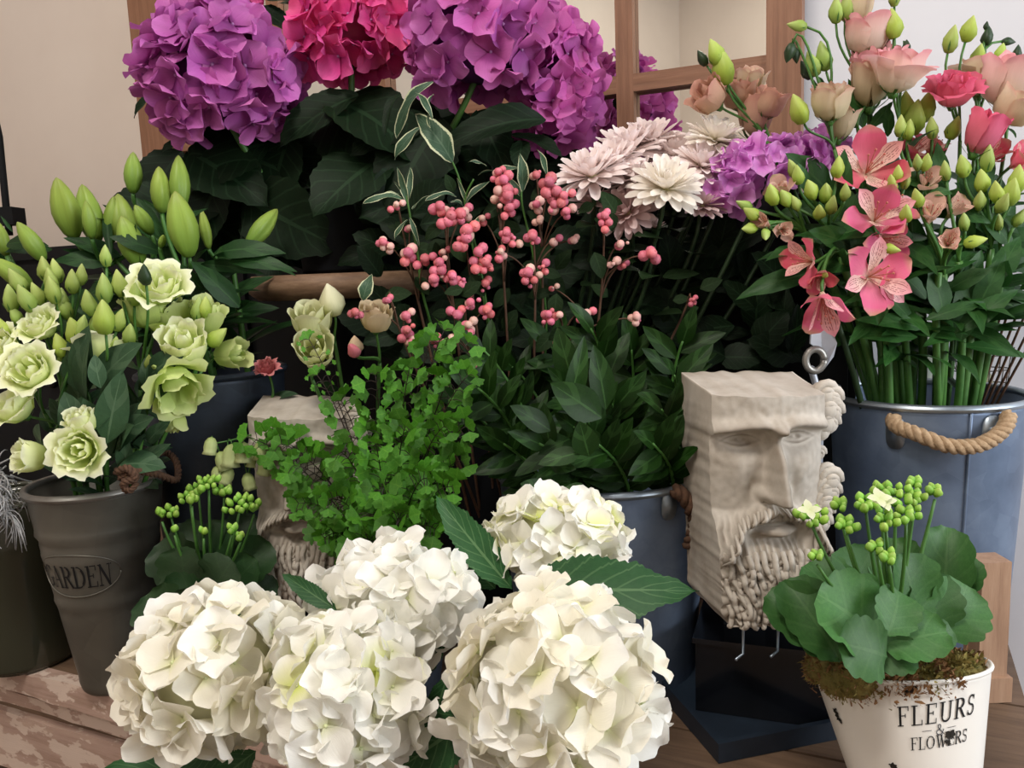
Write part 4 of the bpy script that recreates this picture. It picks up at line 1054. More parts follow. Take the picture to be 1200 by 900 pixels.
# ------------------------------------------------------------------ rose-like blooms (lisianthus, roses)
def rose_petal(prof, A, ruf, seed, top=.14, wtab=((0, .35), (.35, .85), (.65, 1), (1, .72))):
    rs = random.Random(seed); k = rs.uniform(0, 6)
    def f(u, v):
        s = 2 * v - 1; i = min(int(u * (len(prof) - 1)), len(prof) - 2); q = u * (len(prof) - 1) - i
        q2 = q * q * (3 - 2 * q) * .5 + q * .5
        r = prof[i][0] + (prof[i + 1][0] - prof[i][0]) * q2; z = prof[i][1] + (prof[i + 1][1] - prof[i][1]) * q2
        z *= 1 - top * s * s * u
        r += ruf * math.sin(4.5 * s + k) * u ** 2.5 + ruf * .5 * math.sin(11 * s + 2 * k) * u ** 4
        ph = A * s * interp(wtab, u)
        return (r * math.sin(ph), r * math.cos(ph), z)
    return B().grid(f, 7, 8)
def rset(mat, ruf=.03):
    o = [rose_petal([(.03, 0), (.34, .16), (.52, .45), (.66, .64), (.80, .66)], .80, ruf * 1.6, i, .10).mesh('petal', mat) for i in range(3)]
    c = [rose_petal([(.03, 0), (.36, .15), (.47, .45), (.47, .72), (.52, .86)], .82, ruf, 10 + i, .14).mesh('petal', mat) for i in range(3)]
    mi = [rose_petal([(.03, 0), (.25, .18), (.34, .5), (.34, .75), (.38, .88)], .9, ruf, 20 + i, .14).mesh('petal', mat) for i in range(3)]
    inn = [rose_petal([(.03, 0), (.12, .2), (.19, .5), (.18, .75), (.13, .90)], 1.1, ruf * .6, 30 + i, .10).mesh('petal', mat) for i in range(3)]
    return dict(o=o, c=c, m=mi, i=inn)
RS_GW = rset(petal_mat('greenish_white_petal', [(0, hexc('#bdd468')), (.35, hexc('#dfec9c')), (.75, hexc('#f2f6c6')), (1, hexc('#f8fadd'))], .05, .55, .35, .04), .045)
RS_GR = rset(petal_mat('pale_green_petal', [(0, hexc('#9cb850')), (.4, hexc('#c6d97a')), (1, hexc('#e2ecaa'))], .06, .55, .35, .05), .04)
RS_PK = rset(petal_mat('blush_petal', [(0, hexc('#b9c08a')), (.25, hexc('#ebe2cc')), (.6, hexc('#f2d2c8')), (1, hexc('#f0a8b0'))], .06, .55, .35, .05), .03)
RS_CR = rset(petal_mat('champagne_petal', [(0, hexc('#a5aa70')), (.3, hexc('#d8cda8')), (.8, hexc('#e4ceb4')), (1, hexc('#e5b9a8'))], .06, .55, .35, .05), .03)
RS_HP = rset(petal_mat('hot_pink_petal', [(0, hexc('#d9a2a0')), (.3, hexc('#e07a90')), (1, hexc('#ee6f92'))], .06, .55, .35, .05), .05)
RS_DU = rset(petal_mat('dusty_pink_petal', [(0, hexc('#9c8a60')), (.3, hexc('#cfae8f')), (1, hexc('#dba795'))], .06, .55, .3, .05), .03)
RS_RO = rset(petal_mat('pale_rose_petal', [(0, hexc('#b4bf72')), (.4, hexc('#d8dca4')), (1, hexc('#e6e6bd'))], .05, .5, .3, .05), .015)
RS_BG = rset(petal_mat('beige_rose_petal', [(0, hexc('#b7ad74')), (.4, hexc('#d6c598')), (1, hexc('#e3cfae'))], .05, .5, .3, .05), .015)
RS_CN = rset(petal_mat('coral_pink_petal', [(0, hexc('#b8606a')), (1, hexc('#dd8d90'))], .1, .55, .3, .05), .08)
def calyx_b():
    b = B().lathe([(.001, -.10), (.07, -.09), (.12, 0), (.10, .06)], 8)
    for i in range(5):
        a = i * 1.2566; b.join(leaf_b(.20, LANCE, -.5, .1, nu=4, nv=2), MY((.09 * math.cos(a), .09 * math.sin(a), -.02), (math.cos(a), math.sin(a), .45), (-.4 * math.cos(a), -.4 * math.sin(a), 1), .38))
    return b
CALYX = calyx_b().mesh('calyx', STEM)
SMALL_BUD = petal_mat('lisianthus_bud', [(0, hexc('#7f9a45')), (.5, hexc('#a3bb5c')), (1, hexc('#c4d283'))], .12, .45, .25, .1)
def budmesh(mat, w=.34, sep=True):
    b = B().lathe([(.001, 0), (w * .55, .06), (w * .95, .30), (w * .90, .52), (w * .45, .82), (.02, 1.0)], 10, None, 0, lambda a, u: 1 + .15 * math.cos(3 * a + 4 * u))
    k = len(b.f)
    if sep:
        for i in range(4):
            a = i * 1.57; b.join(leaf_b(.16, LANCE, .25, .1, nu=4, nv=2), MY((.10 * math.cos(a), .10 * math.sin(a), .02), (math.cos(a) * .75, math.sin(a) * .75, 1), (math.cos(a), math.sin(a), -.3), .42), 1)
    return b
BUD_G = budmesh(0, .27).mesh('bud', SMALL_BUD, STEM)
BUD_L = budmesh(0, .31).mesh('bud', petal_mat('lime_bud', [(0, hexc('#8fae3e')), (.5, hexc('#b2c957')), (1, hexc('#ccd981'))], .1, .45, .3, .1), STEM)
BUD_P = budmesh(0, .32).mesh('bud', petal_mat('pink_bud', [(0, hexc('#a9ad68')), (.3, hexc('#dc8f94')), (1, hexc('#e8848f'))], .1, .45, .3, .1), STEM)
BUD_S = budmesh(0, .30).mesh('bud', STEM_D, STEM)
def bloom(t, S, p, d, size, kind='full', parent=None, rs=R):
    """size = bloom diameter; p = middle of the bloom"""
    d = V(d).normalized(); wide = {'full': 1.5, 'cup': 1.02, 'bowl': 1.35, 'tight': .78}[kind]; s = size / wide
    base = p - d * s * .42
    M = MZ(base, d, s, rs.uniform(0, 6.28))
    bl = t.part('bloom', CALYX, M, parent)
    rings = {'full': (('o', 5, 0), ('c', 5, .6), ('m', 4, .2), ('i', 3, .5)), 'cup': (('c', 5, 0), ('m', 4, .5), ('i', 3, .2)), 'bowl': (('o', 4, 0), ('c', 4, .7), ('m', 3, 0)), 'tight': (('m', 4, 0), ('i', 3, .4), ('i', 2, 1.6))}[kind]
    for k, n, off in rings:
        for i in range(n):
            a = off + 2 * math.pi * i / n + rs.uniform(-.12, .12)
            t.part('petal', rs.choice(S[k]), M @ Matrix.Rotation(a, 4, 'Z') @ Matrix.Rotation(rs.uniform(-.10, .10), 4, 'X') @ Matrix.Scale(rs.uniform(.92, 1.05), 4), bl)
    return base
def flower_stem(name, label, cat, base, rimp, blooms, buds, nleaf=4, lset=None, stemmat=STEM, r0=.0032, group=None, fork=None, leafL=.055, lw=1.0, tline=(.45, .95)):
    t = T(name, label, cat, base, group); base = V(base); rimp = V(rimp)
    ends = [(P(b[0], b[1], b[2]), b) for b in blooms] + [(P(b[0], b[1], b[2]), b) for b in buds]
    cen = sum((e[0] for e in ends), V()) / len(ends)
    if fork: fk = P(*fork)
    else: fk = rimp.lerp(cen, .52); fk.z = min(fk.z, min(e[0].z for e in ends) - .015)
    path = bez3(base, rimp, rimp.lerp(fk, .4) + V((0, 0, .02)), fk, 14)
    b = B().tube(path, [r0, r0 * .75], 7)
    bases = []
    for p, bb in ends:
        if len(bb) > 4 and isinstance(bb[4], str): d = V(bb[6]) if len(bb) > 6 else V((R.uniform(-.4, .4), R.uniform(-.8, -.1), .9))
        else: d = V(bb[5]) if len(bb) > 5 else (p - fk).normalized() + V((R.uniform(-.25, .25), R.uniform(-.35, .05), .25))
        bases.append((p, d.normalized(), bb))
        sz = m_(bb[3], bb[2]); q = p - d.normalized() * sz * (.35 if isinstance(bb[4], str) else .5)
        c1 = fk + (fk - path[-3]).normalized() * (q - fk).length * .4; c2 = q - d.normalized() * (q - fk).length * .35
        b.tube(bez3(fk, c1, c2, q, 8), [r0 * .62, r0 * .5], 5)
    t.part('stem', b.mesh('stem', stemmat))
    for p, d, bb in bases:
        if isinstance(bb[4], str): bloom(t, bb[5], p, d, m_(bb[3] * 2, bb[2]), bb[4])
        else:
            h = m_(bb[3], bb[2]); t.part('bud', bb[4], MZ(p - d * h * .5, d, h, R.random() * 6))
    for i in range(nleaf):
        q = path[int(len(path) * R.uniform(*tline)) - 1]; a = R.uniform(0, 6.28)
        d = V((math.cos(a), math.sin(a) * .8 - .2, R.uniform(.4, 1.3))); L = leafL * R.uniform(.7, 1.2)
        t.part('leaf', R.choice(lset or LF_LIS), MY(q, d, V((0, -.5, 1)), L, L * lw))
    return t
def rimpt(c, z, r, px, Y=None):
    x = (px - 600) / FPX * c[1]; dx = max(-r, min(r, (x - c[0]) * .8)); return V((c[0] + dx, c[1] + R.uniform(-.3, .3) * r, z))
F = 'full'
pz_ = pz1
def lis(label, x, bl, bu, **k):
    b = V((PB[0] + R.uniform(-.02, .02), PB[1] + R.uniform(-.02, .02), .13))
    return flower_stem('lisianthus', label, 'flower', b, rimpt(PB, pz_ - .01, .062, x), bl, bu, **k)
G1, G2 = RS_GW, RS_GR
FW = (0.1, -.9, .5)
lis('white lisianthus stem with a ruffled double bloom beside the big lily bud', 165, [(188, 337, .97, 34, F, G1, (.25, -.75, .7)), (172, 365, .985, 26, 'cup', G2, (-.2, -.3, 1))], [(170, 322, .93, 26, BUD_S), (140, 332, .95, 34, BUD_G), (158, 345, .95, 30, BUD_G)], leafL=.05)
lis('white lisianthus stem with an upright oval rosebud bloom over the dark slate bucket', 185, [(216, 405, .95, 28, 'cup', G1, (.15, -.7, .75)), (205, 372, 1.0, 22, 'cup', G2, (-.1, -.2, 1))], [(186, 385, .96, 24, BUD_L, (-1, 0, .4)), (232, 362, .97, 32, BUD_G)], leafL=.05)
lis('pale green lisianthus stem with closed round blooms nodding over dark slate bucket', 195, [(243, 376, .99, 21, 'tight', G2, (.4, -.2, .8)), (268, 415, 1.02, 19, 'tight', G2, (.9, -.3, .1))], [(255, 395, .96, 30, BUD_L, (.8, 0, .7)), (240, 360, .97, 26, BUD_L, (.2, 0, 1))], leafL=.05)
lis('big drooping greenish lisianthus bloom hanging beside the dark slate bucket', 175, [(206, 452, .93, 38, 'bowl', G2, (.55, -.7, -.55)), (205, 490, .95, 14, 'tight', G2, (.1, -.2, -1))], [(182, 430, .94, 20, BUD_G)], fork=(180, 425, .96), leafL=.06)
lis('white lisianthus stem with a round opening bloom among clustered green buds', 70, [(48, 383, .95, 27, F, G1, (-.1, -.75, .8))], [(62, 340, .96, 34, BUD_G), (85, 330, .97, 30, BUD_G), (30, 350, .95, 36, BUD_G), (44, 345, .97, 30, BUD_G), (70, 405, .94, 30, BUD_L, (-.2, 0, 1))], leafL=.05)
lis('white lisianthus stem with widely opened flat bloom near the lichen tuft', 60, [(36, 436, .92, 35, F, G1, (.1, -.85, .5)), (6, 408, .94, 27, F, G1, (-.3, -.7, .6))], [(12, 350, .96, 34, BUD_G), (2, 385, .95, 34, BUD_L)], leafL=.06)
lis('white lisianthus stem whose bowl bloom turns its back beside a tall bud', 110, [(117, 415, .95, 33, 'bowl', G1, (-.25, .35, .9))], [(122, 372, .91, 42, BUD_L, (0, 0, 1)), (122, 338, .94, 36, BUD_G, (0, 0, 1)), (124, 300, .95, 26, BUD_G, (.05, 0, 1)), (105, 355, .95, 34, BUD_G)], leafL=.06)
lis('white lisianthus stem with ruffled bloom resting on the pewter bucket rim', 95, [(94, 527, .89, 33, F, G1, (.1, -.95, .15)), (97, 495, .90, 18, 'cup', G1, (-.2, -.5, 1))], [(65, 318, .99, 30, BUD_G)], fork=(110, 500, .95), leafL=.06)
lis('white lisianthus stem with half closed bloom leaning over the pewter bucket rim', 55, [(37, 535, .90, 22, 'cup', G1, (-.5, -.7, .25)), (18, 478, .93, 30, 'bowl', G1, (-.3, -.6, .7))], [(95, 385, .94, 34, BUD_G)], fork=(70, 500, .95), leafL=.06)
lis('budding lisianthus stem with only closed green buds below the lily buds', 120, [], [(88, 388, .94, 36, BUD_L), (100, 400, .95, 30, BUD_G), (140, 375, .95, 30, BUD_G), (152, 392, .95, 30, BUD_G), (112, 380, .96, 30, BUD_G), (135, 405, .95, 26, BUD_G), (75, 360, .97, 32, BUD_G)], leafL=.06)
lis('budding lisianthus stem with paired slim green buds over open white blooms', 85, [], [(52, 315, .98, 30, BUD_G), (60, 328, .97, 30, BUD_G), (20, 330, .97, 34, BUD_G), (95, 322, .98, 26, BUD_G), (72, 352, .97, 30, BUD_G), (18, 370, .96, 26, BUD_G)], leafL=.06)
for lab, x in (('leafy flowerless lisianthus stalk second from the rope knot in pewter bucket', 140), ('leafy flowerless lisianthus stalk behind the ruffled bloom on the pewter rim', 100), ('leafy flowerless lisianthus stalk nearest the rope knot in pewter bucket', 165), ('leafy flowerless lisianthus stalk nearest the lichen tuft in pewter bucket', 75)):
    t = flower_stem('lisianthus', lab, 'flower', (PB[0], PB[1], .13), rimpt(PB, pz_, .05, x), [], [(x + R.uniform(-10, 10), 425, .95, 22, BUD_G)], 0, group='flowerless lisianthus stalks')
    for k in range(9):
        bx, by = x + R.uniform(-25, 25), R.uniform(440, 560); leaf(t, LF_LIS, P(bx, by, .94), P(bx + R.uniform(-35, 35), by - R.uniform(20, 75), R.uniform(.88, .95)), (R.uniform(-.5, .5), -1, .4), R.uniform(.8, 1.2))
leaf(t, LF_LIS, P(140, 545, .92), P(185, 535, .90), (0, -.6, .8), 1.5)
leaf(t, LF_LIS, P(100, 520, .92), P(72, 462, .90), (.3, -1, .3), 1.3)
leaf(t, LF_LIS, P(125, 520, .91), P(138, 438, .89), (.3, -1, .3), 1.0); leaf(t, LF_LIS, P(118, 455, .905), P(108, 415, .90), (.3, -1, .3), 1.2)

# pale rose blooms in the middle
def rose_t(label, bl, bu, x, **k):
    return flower_stem('rose', label, 'flower', (-.22 + (x[0] + .22) * .3, 1.115, .06), (-.22 + (x[0] + .22) * .6, 1.115, .24), bl, bu, lset=LF_SNOW, **k)
rose_t('pale greenish white rose above the half hidden stone mask', [(366, 378, 1.02, 24, 'cup', RS_RO, (.05, -.45, .9)), (369, 410, 1.0, 25, 'cup', RS_RO, (.1, -.8, .5))], [], (-.25, 1.05), nleaf=3, fork=(366, 445, 1.03))
rose_t('pointed pale rose bud in front of the round wooden stand', [], [(388, 352, 1.03, 40, budmesh(0, .40).mesh('bud', petal_mat('pale_rose_bud', [(0, hexc('#b9bf7c')), (.4, hexc('#dcdcae')), (1, hexc('#e6e2c2'))], .04, .5, .25), STEM), (-.15, -.1, 1))], (-.23, 1.06), nleaf=2, fork=(392, 400, 1.04))
t = rose_t('beige rose with green sepals amid the pink snowberries', [(440, 374, 1.02, 20, 'cup', RS_BG, (.1, -.4, 1))], [(414, 410, 1.0, 24, BUD_P), (416, 404, 1.02, 22, budmesh(0, .42).mesh('bud', petal_mat('beige_bud', [(0, hexc('#b7a27a')), (1, hexc('#dcc0a0'))]), STEM), (0, 0, 1))], (-.18, 1.06), nleaf=2, fork=(445, 425, 1.04))
leaf(t, LF_VAR, P(425, 352, 1.0), P(432, 320, .99), (0, -1, .2), 1.2)
t = flower_stem('carnation', 'small coral pink carnation beside the second stone mask', 'flower', (LB[0] + .06, LB[1] - .03, .1), (LB[0] + .06, LB[1] - .05, .3), [(313, 432, 1.05, 15, F, RS_CN, (0, -.6, .8))], [], 1, fork=(316, 470, 1.06))

# ------------------------------------------------------------------ lilies in bud
g = None
LILY_MAT = petal_mat('lily_bud', [(0, hexc('#4f6c2c')), (.25, hexc('#708f38')), (.7, hexc('#8fa84a')), (1, hexc('#858f48'))], .12, .4, .15, .14)
LBUD = [B().lathe([(.001, 0), (.07, .02), (.13, .12), (.185, .30), (.20, .46), (.175, .64), (.12, .82), (.055, .95), (.008, 1.0)], 24, None, 0, lambda a, u, q=q: 1 - .22 * abs(math.cos(1.5 * a + q)) ** 12 * min(1, u * 2.2) * 1.0).mesh('bud', LILY_MAT) for q in (0, 1.1, 2.0)]
LBUD_D = LBUD
def lily(label, base, rimx, buds, nleaf=8, leaves=()):
    t = T('lily', label, 'lily', base); base = V(base)
    ps = [(P(b[0], b[1], b[2]), P(b[3], b[4], b[5])) for b in buds]
    low = sum((q[0] for q in ps), V()) / len(ps); fk = V((low.x, low.y + .01, min(q[0].z for q in ps) - .025))
    rp = V((LB[0] + rimx, LB[1], LC.z)); path = bez3(base, rp, rp.lerp(fk, .5) + V((0, 0, .01)), fk, 12)
    b = B().tube(path, [.005, .004], 7)
    for a, c in ps: b.tube(bez(fk, a - (c - a).normalized() * (a - fk).length * .3, a, 6), [.0033, .0028], 6)
    t.part('stem', b.mesh('stem', STEM))
    for (a, c), bb in zip(ps, buds):
        L = (c - a).length; w = L * (bb[6] if len(bb) > 6 else 1.0)
        t.part('bud', R.choice(LBUD), MZ(a, c - a, L, R.random() * 6, w))
    for i in range(nleaf):
        q = path[R.randint(6, 12)]; a = R.uniform(0, 6.28); d = V((math.cos(a), math.sin(a) - .3, R.uniform(.1, .8))); L = R.uniform(.07, .12)
        t.part('leaf', R.choice(LF_LILY), MY(q, d, V((0, -.3, 1)), L, L * R.uniform(.9, 1.3)))
    for bs_, tp, wd in leaves: leaf(t, LF_LILY, P(*bs_), P(*tp), (R.uniform(-.3, .3), -1, .5), wd)
    return t
lbs = lambda x: (LB[0] + x, LB[1], .12)
lily('lily stem with three fat pale buds fanned against the beige wall', lbs(-.03), -.06, [(88, 280, 1.10, 66, 208, 1.08, 1.15), (114, 285, 1.12, 96, 216, 1.12, 1.1), (108, 280, 1.08, 100, 235, 1.07, .9), (150, 290, 1.12, 138, 227, 1.13, 1.2)], 5, [((112, 250, 1.14), (70, 270, 1.12), .9), ((130, 300, 1.08), (118, 222, 1.12), .5)])
lily('lily stem with two short plump buds behind the ruffled white lisianthus', lbs(0), -.02, [(164, 312, 1.07, 142, 253, 1.06, 1.25), (178, 275, 1.09, 158, 240, 1.08, 1.2), (130, 285, 1.12, 133, 230, 1.12, 1.0)], 5, [((190, 285, 1.12), (112, 228, 1.13), .55), ((210, 270, 1.13), (160, 228, 1.12), .8)])
lily('lily stem with the largest upright pale green bud near the mirror frame', lbs(.03), .01, [(222, 302, 1.05, 205, 224, 1.04, 1.15), (190, 250, 1.12, 186, 195, 1.12, 1.15), (212, 245, 1.12, 209, 182, 1.13, .95)], 6, [((200, 270, 1.08), (235, 240, 1.06), .9)])
lily('lily stem with one slim darker bud standing alone against beige wall', lbs(.01), -.02, [(156, 227, 1.14, 156, 178, 1.14, 1.1)], 4, [((160, 232, 1.13), (195, 285, 1.1), .9)])
lily('lily stem with long yellow green buds leaning out past the photo edge', lbs(-.05), -.08, [(52, 306, 1.06, 20, 260, 1.04, 1.1), (38, 338, 1.03, -12, 302, 1.0, 1.1), (8, 300, 1.1, -8, 255, 1.1, 1.0), (5, 290, 1.12, -25, 240, 1.1, .9)], 7, [((15, 272, 1.08), (0, 252, 1.07), .8)])
lily('lily stem with a single shaded bud under the purple hydrangea leaves', lbs(.07), .05, [(290, 288, 1.12, 325, 245, 1.15, 1.0), (245, 292, 1.1, 236, 245, 1.1, .7)], 8, [((235, 310, 1.08), (300, 310, 1.05), .9), ((300, 300, 1.08), (345, 318, 1.06), .8)])
rs = random.Random(4)
t = lily('leafy lily stem filling the dark gap behind the white lisianthus', lbs(.02), .02, [(188, 290, 1.06, 192, 275, 1.05, 1.2)], 10)
for k in range(44):
    bx, by = rs.uniform(-10, 290), rs.uniform(280, 400); Y = rs.uniform(1.06, 1.18)
    leaf(t, LF_LILY, P(bx, by, Y), P(bx + rs.uniform(-80, 80), by - rs.uniform(20, 75) * (1 if by > 330 else .4), Y - .04), (rs.uniform(-.5, .5), -1, .6), rs.uniform(1.0, 1.7))

# ------------------------------------------------------------------ chrysanthemums
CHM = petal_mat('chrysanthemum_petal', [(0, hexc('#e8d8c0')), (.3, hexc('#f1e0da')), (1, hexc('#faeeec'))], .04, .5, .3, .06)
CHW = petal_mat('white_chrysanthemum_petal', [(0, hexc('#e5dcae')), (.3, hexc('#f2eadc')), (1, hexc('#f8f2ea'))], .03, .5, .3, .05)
CHD = petal_mat('shaded_chrysanthemum_petal', [(0, hexc('#c9aa9c')), (.4, hexc('#dfc4c0')), (1, hexc('#ecd5d5'))], .05, .5, .3, .06)  # duller copy of the pink petal; shade on low heads is painted in
CHPROF = [(0, .3), (.25, .72), (.6, 1), (.85, .92), (1, .35)]
def chp(mat): return [leaf_b(W=.30, prof=CHPROF, bend=bd, fold=.0, cup=-.40, nu=7, nv=3).mesh('petal', mat) for bd in (-.5, -.25, .1, .35)]
CH = dict(p=chp(CHM), w=chp(CHW), d=chp(CHD))
CHC = B().ball((0, 0, 0), .16, 10, 6).mesh('disc', petal_mat('chrysanthemum_disc', [(0, hexc('#b9b57c')), (1, hexc('#ddd39a'))]))
def chrys(label, px, py, Y, r, d, kind='p', rings=((92, 16, 1), (76, 16, 1.0), (58, 14, .9), (40, 11, .75), (22, 8, .55), (8, 4, .40))):
    p = P(px, py, Y); d = V(d).normalized(); s = m_(r, Y)
    base = V((KB[0] + R.uniform(-.04, .04), KB[1] + R.uniform(-.03, .03), .08))
    t = T('chrysanthemum', label, 'flower', base)
    q = p - d * s * .12
    rp = V((KB[0] + (p.x - KB[0]) * .4, KB[1] + R.uniform(-.05, .0), .32))
    t.part('stem', B().tube(bez3(base, rp, q - d * .08 - V((0, 0, .06)), q, 14), [.0035, .0028], 6).mesh('stem', STEM_D))
    M = MZ(p, d, s, R.uniform(0, 6))
    t.part('disc', CHC, M)
    for ang, n, L in rings:
        for i in range(n):
            a = 2 * math.pi * (i + R.uniform(-.2, .2)) / n + ang; e = rad(90 - ang + R.uniform(-8, 8))
            dl = V((math.cos(a) * math.cos(e), math.sin(a) * math.cos(e), math.sin(e))); nl = V((-math.cos(a) * math.sin(e), -math.sin(a) * math.sin(e), math.cos(e)))
            t.part('petal', CH[kind][2 if ang > 60 else 0 if ang < 40 else 1], M @ MY(dl * .06, dl, nl, L * R.uniform(.9, 1.05)))
    for k in range(2):
        L = .05; a = R.uniform(0, 6)
        t.part('leaf', R.choice(LF_SNOW), MY(q - d * .03 - V((0, 0, .03 + .05 * k)), (math.cos(a), math.sin(a), .2), (0, -.5, 1), L))
    return t
chrys('pale pink chrysanthemum nearest the snowberries, seen from the side', 693, 208, 1.06, 42, (-.25, -.45, .9))
chrys('pale pink chrysanthemum facing up at the top of the group below the mirror bar', 735, 180, 1.13, 44, (-.1, -.35, .95))
chrys('blush chrysanthemum tucked between mirror muntin and creamy white chrysanthemum', 787, 186, 1.14, 40, (.15, -.4, .9), 'p')
chrys('lowest and widest pale pink chrysanthemum with yellowish centre', 780, 222, 1.03, 43, (.05, -.6, .8), 'w')
chrys('upright cupped pink chrysanthemum in the middle of the group', 745, 212, 1.08, 34, (-.1, -.2, 1))
chrys('creamy white chrysanthemum just beside the violet phlox', 838, 166, 1.10, 36, (.2, -.35, .9), 'w')
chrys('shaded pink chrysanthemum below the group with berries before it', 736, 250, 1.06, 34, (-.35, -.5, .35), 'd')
chrys('shaded chrysanthemum below the violet phlox', 822, 242, 1.07, 30, (.1, -.35, .9), 'd')
chrys('half hidden shaded chrysanthemum behind the lowest pink one', 800, 214, 1.09, 36, (.3, -.3, .9), 'd')
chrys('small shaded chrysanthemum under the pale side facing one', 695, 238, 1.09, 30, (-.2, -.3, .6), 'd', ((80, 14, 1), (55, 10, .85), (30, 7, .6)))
chrys('pale pink chrysanthemum wedged behind the lowest one, touching the phlox', 822, 196, 1.08, 36, (.15, -.5, .8))
chrys('pale pink chrysanthemum rising just before the mirror muntin', 762, 168, 1.15, 38, (0, -.35, .95))
chrys('blush chrysanthemum pressed against the nearest side facing one', 716, 196, 1.09, 38, (-.2, -.5, .85))
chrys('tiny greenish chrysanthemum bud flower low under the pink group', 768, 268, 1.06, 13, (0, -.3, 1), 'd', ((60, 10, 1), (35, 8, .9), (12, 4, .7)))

# ------------------------------------------------------------------ snowberries
BERRY = petal_mat('pink_berry', [(0, hexc('#cc5f70')), (1, hexc('#e08290'))], .2, .38, .12, .05)
BERRYP = petal_mat('pale_berry', [(0, hexc('#d99a92')), (1, hexc('#ecc4b8'))], .14, .38, .12, .05)
def berrym(mat):
    b = B().ball((0, 0, 0), 1, 9, 7); b.ball((0, 0, 1.0), .16, 5, 4); return b.mesh('berry', mat)
BER = [berrym(BERRY), berrym(BERRY), berrym(BERRY), berrym(BERRYP)]
def snowberry(label, basex, clusters, nleaf=16, seed=0, pale=.12):
    rs = random.Random(seed)
    base = V((KB[0] + basex, KB[1] - .02, .08)); t = T('snowberry_sprig', label, 'berry sprig', base)
    cs = [(P(c[0], c[1], c[2]), c) for c in clusters]
    cen = sum((c[0] for c in cs), V()) / len(cs)
    top = max(cs, key=lambda c: c[0].z)[0]; fk = V((cen.x, cen.y + .03, min(c[0].z for c in cs) - .02))
    main = bez3(base, V((base.x * .6 + fk.x * .4, 1.08, .30)), fk, top + V((0, .015, .01)), 18)
    b = B().tube(main, [.0026, .0012], 5)
    for p, c in cs:
        k = min(range(5, 19), key=lambda i: (main[i] - p).length + (.03 if main[i].z > p.z + .02 else 0)); a = main[max(k - 2, 4)]
        b.tube(bez(a, (a + p) / 2 + V((0, 0, .02)), p + V((0, .006, 0)), 6), [.0012, .0009], 4)
    t.part('stem', b.mesh('stem', STEM_BR))
    for p, c in cs:
        n = c[3]; rb = m_((c[4] if len(c) > 4 else 6.0) * .9, c[2])
        d = V((rs.uniform(-.7, .7), 0, rs.uniform(-1, -.3))) .normalized()
        for i in range(n):
            a = 2.4 * i; k = (i - n / 2) * .50
            q = p + d * k * rb * 1.15 + V((math.cos(a), math.sin(a) * .9 - .2, math.sin(a * 1.7) * .5)) * rb * .85
            small = rs.random() < .18
            t.part('berry', BER[3] if rs.random() < pale + (c[5] if len(c) > 5 else 0) else rs.choice(BER[:3]), MZ(q, V((rs.uniform(-1, 1), -.7, rs.uniform(-1, .4))), rb * (rs.uniform(.4, .6) if small else rs.uniform(.82, 1.12))))
    for i in range(nleaf):
        q = main[rs.randint(7, 18)] + V((rs.uniform(-.02, .02), rs.uniform(-.01, .03), rs.uniform(-.01, .02))); a = rs.uniform(0, 6.28); L = rs.uniform(.022, .036)
        t.part('leaf', rs.choice(LF_SNOW), MY(q, V((math.cos(a), -.25, math.sin(a) * .8)), V((rs.uniform(-.4, .4), -1, .5)), L))
    return t
snowberry('snowberry sprig with small pale clusters at the outer end near variegated leaves', -.06, [(464, 242, 1.04, 5, 4.5, .5), (452, 288, 1.03, 7, 5, .6), (479, 300, 1.03, 5, 6.5, .3), (497, 306, 1.03, 5), (480, 268, 1.05, 3, 5)], 7, 1)
snowberry('snowberry sprig with a large pink cluster left of the tallest berries', -.05, [(519, 246, 1.03, 6, 7), (526, 258, 1.02, 6, 7), (545, 252, 1.04, 5, 6.5), (514, 316, 1.02, 8, 6.5), (507, 330, 1.02, 5, 6.5), (520, 296, 1.04, 3, 5)], 9, 2)
snowberry('snowberry sprig with round pink cluster in the middle of the berries', -.03, [(543, 280, 1.01, 9, 7), (535, 328, 1.02, 7, 6.5), (548, 340, 1.04, 4, 6), (560, 306, 1.02, 9, 6.5), (570, 312, 1.02, 6, 6), (569, 335, 1.03, 5, 5.5)], 9, 3)
snowberry('tallest snowberry sprig with stacked pink berries in the centre', 0, [(583, 205, 1.04, 5, 5), (590, 220, 1.03, 7, 7.5), (594, 234, 1.03, 5, 7.5), (597, 247, 1.03, 5, 6), (580, 235, 1.05, 3, 5.5), (598, 280, 1.03, 9, 5.5), (565, 258, 1.05, 4, 5)], 10, 4)
snowberry('snowberry sprig whose fat cluster touches the pale chrysanthemum', .03, [(645, 222, 1.01, 7, 7.5), (655, 238, 1.01, 8, 7), (663, 250, 1.01, 4, 6), (628, 206, 1.05, 3, 5.5, .4), (628, 242, 1.05, 4, 6, .4), (631, 260, 1.05, 3, 5.5, .9)], 8, 5)
snowberry('snowberry sprig with scattered small clusters above the ruscus leaves', .01, [(625, 280, 1.03, 5, 6), (652, 282, 1.04, 2, 5.5, .3), (672, 282, 1.04, 3, 5, .4), (620, 326, 1.01, 7, 6.5), (636, 316, 1.02, 5, 6), (587, 298, 1.03, 5, 5.5, .4)], 12, 6)
snowberry('low snowberry sprig with clusters hanging beside the fern tip', -.04, [(476, 372, .98, 4, 6.5, .3), (477, 390, .97, 5, 6.5), (482, 402, .97, 4, 5, .3), (455, 352, 1.0, 3, 5), (418, 368, .99, 5, 5.5)], 4, 7)
snowberry('low snowberry sprig with clusters between the fern and the ruscus', -.01, [(545, 362, 1.0, 9, 6.5), (571, 366, 1.0, 5, 6), (548, 386, .98, 6, 6.5, .15), (513, 402, .96, 6, 5.5), (548, 434, .95, 5, 5.5), (524, 366, 1.0, 1, 7), (525, 400, .97, 2, 7, .3)], 7, 8)
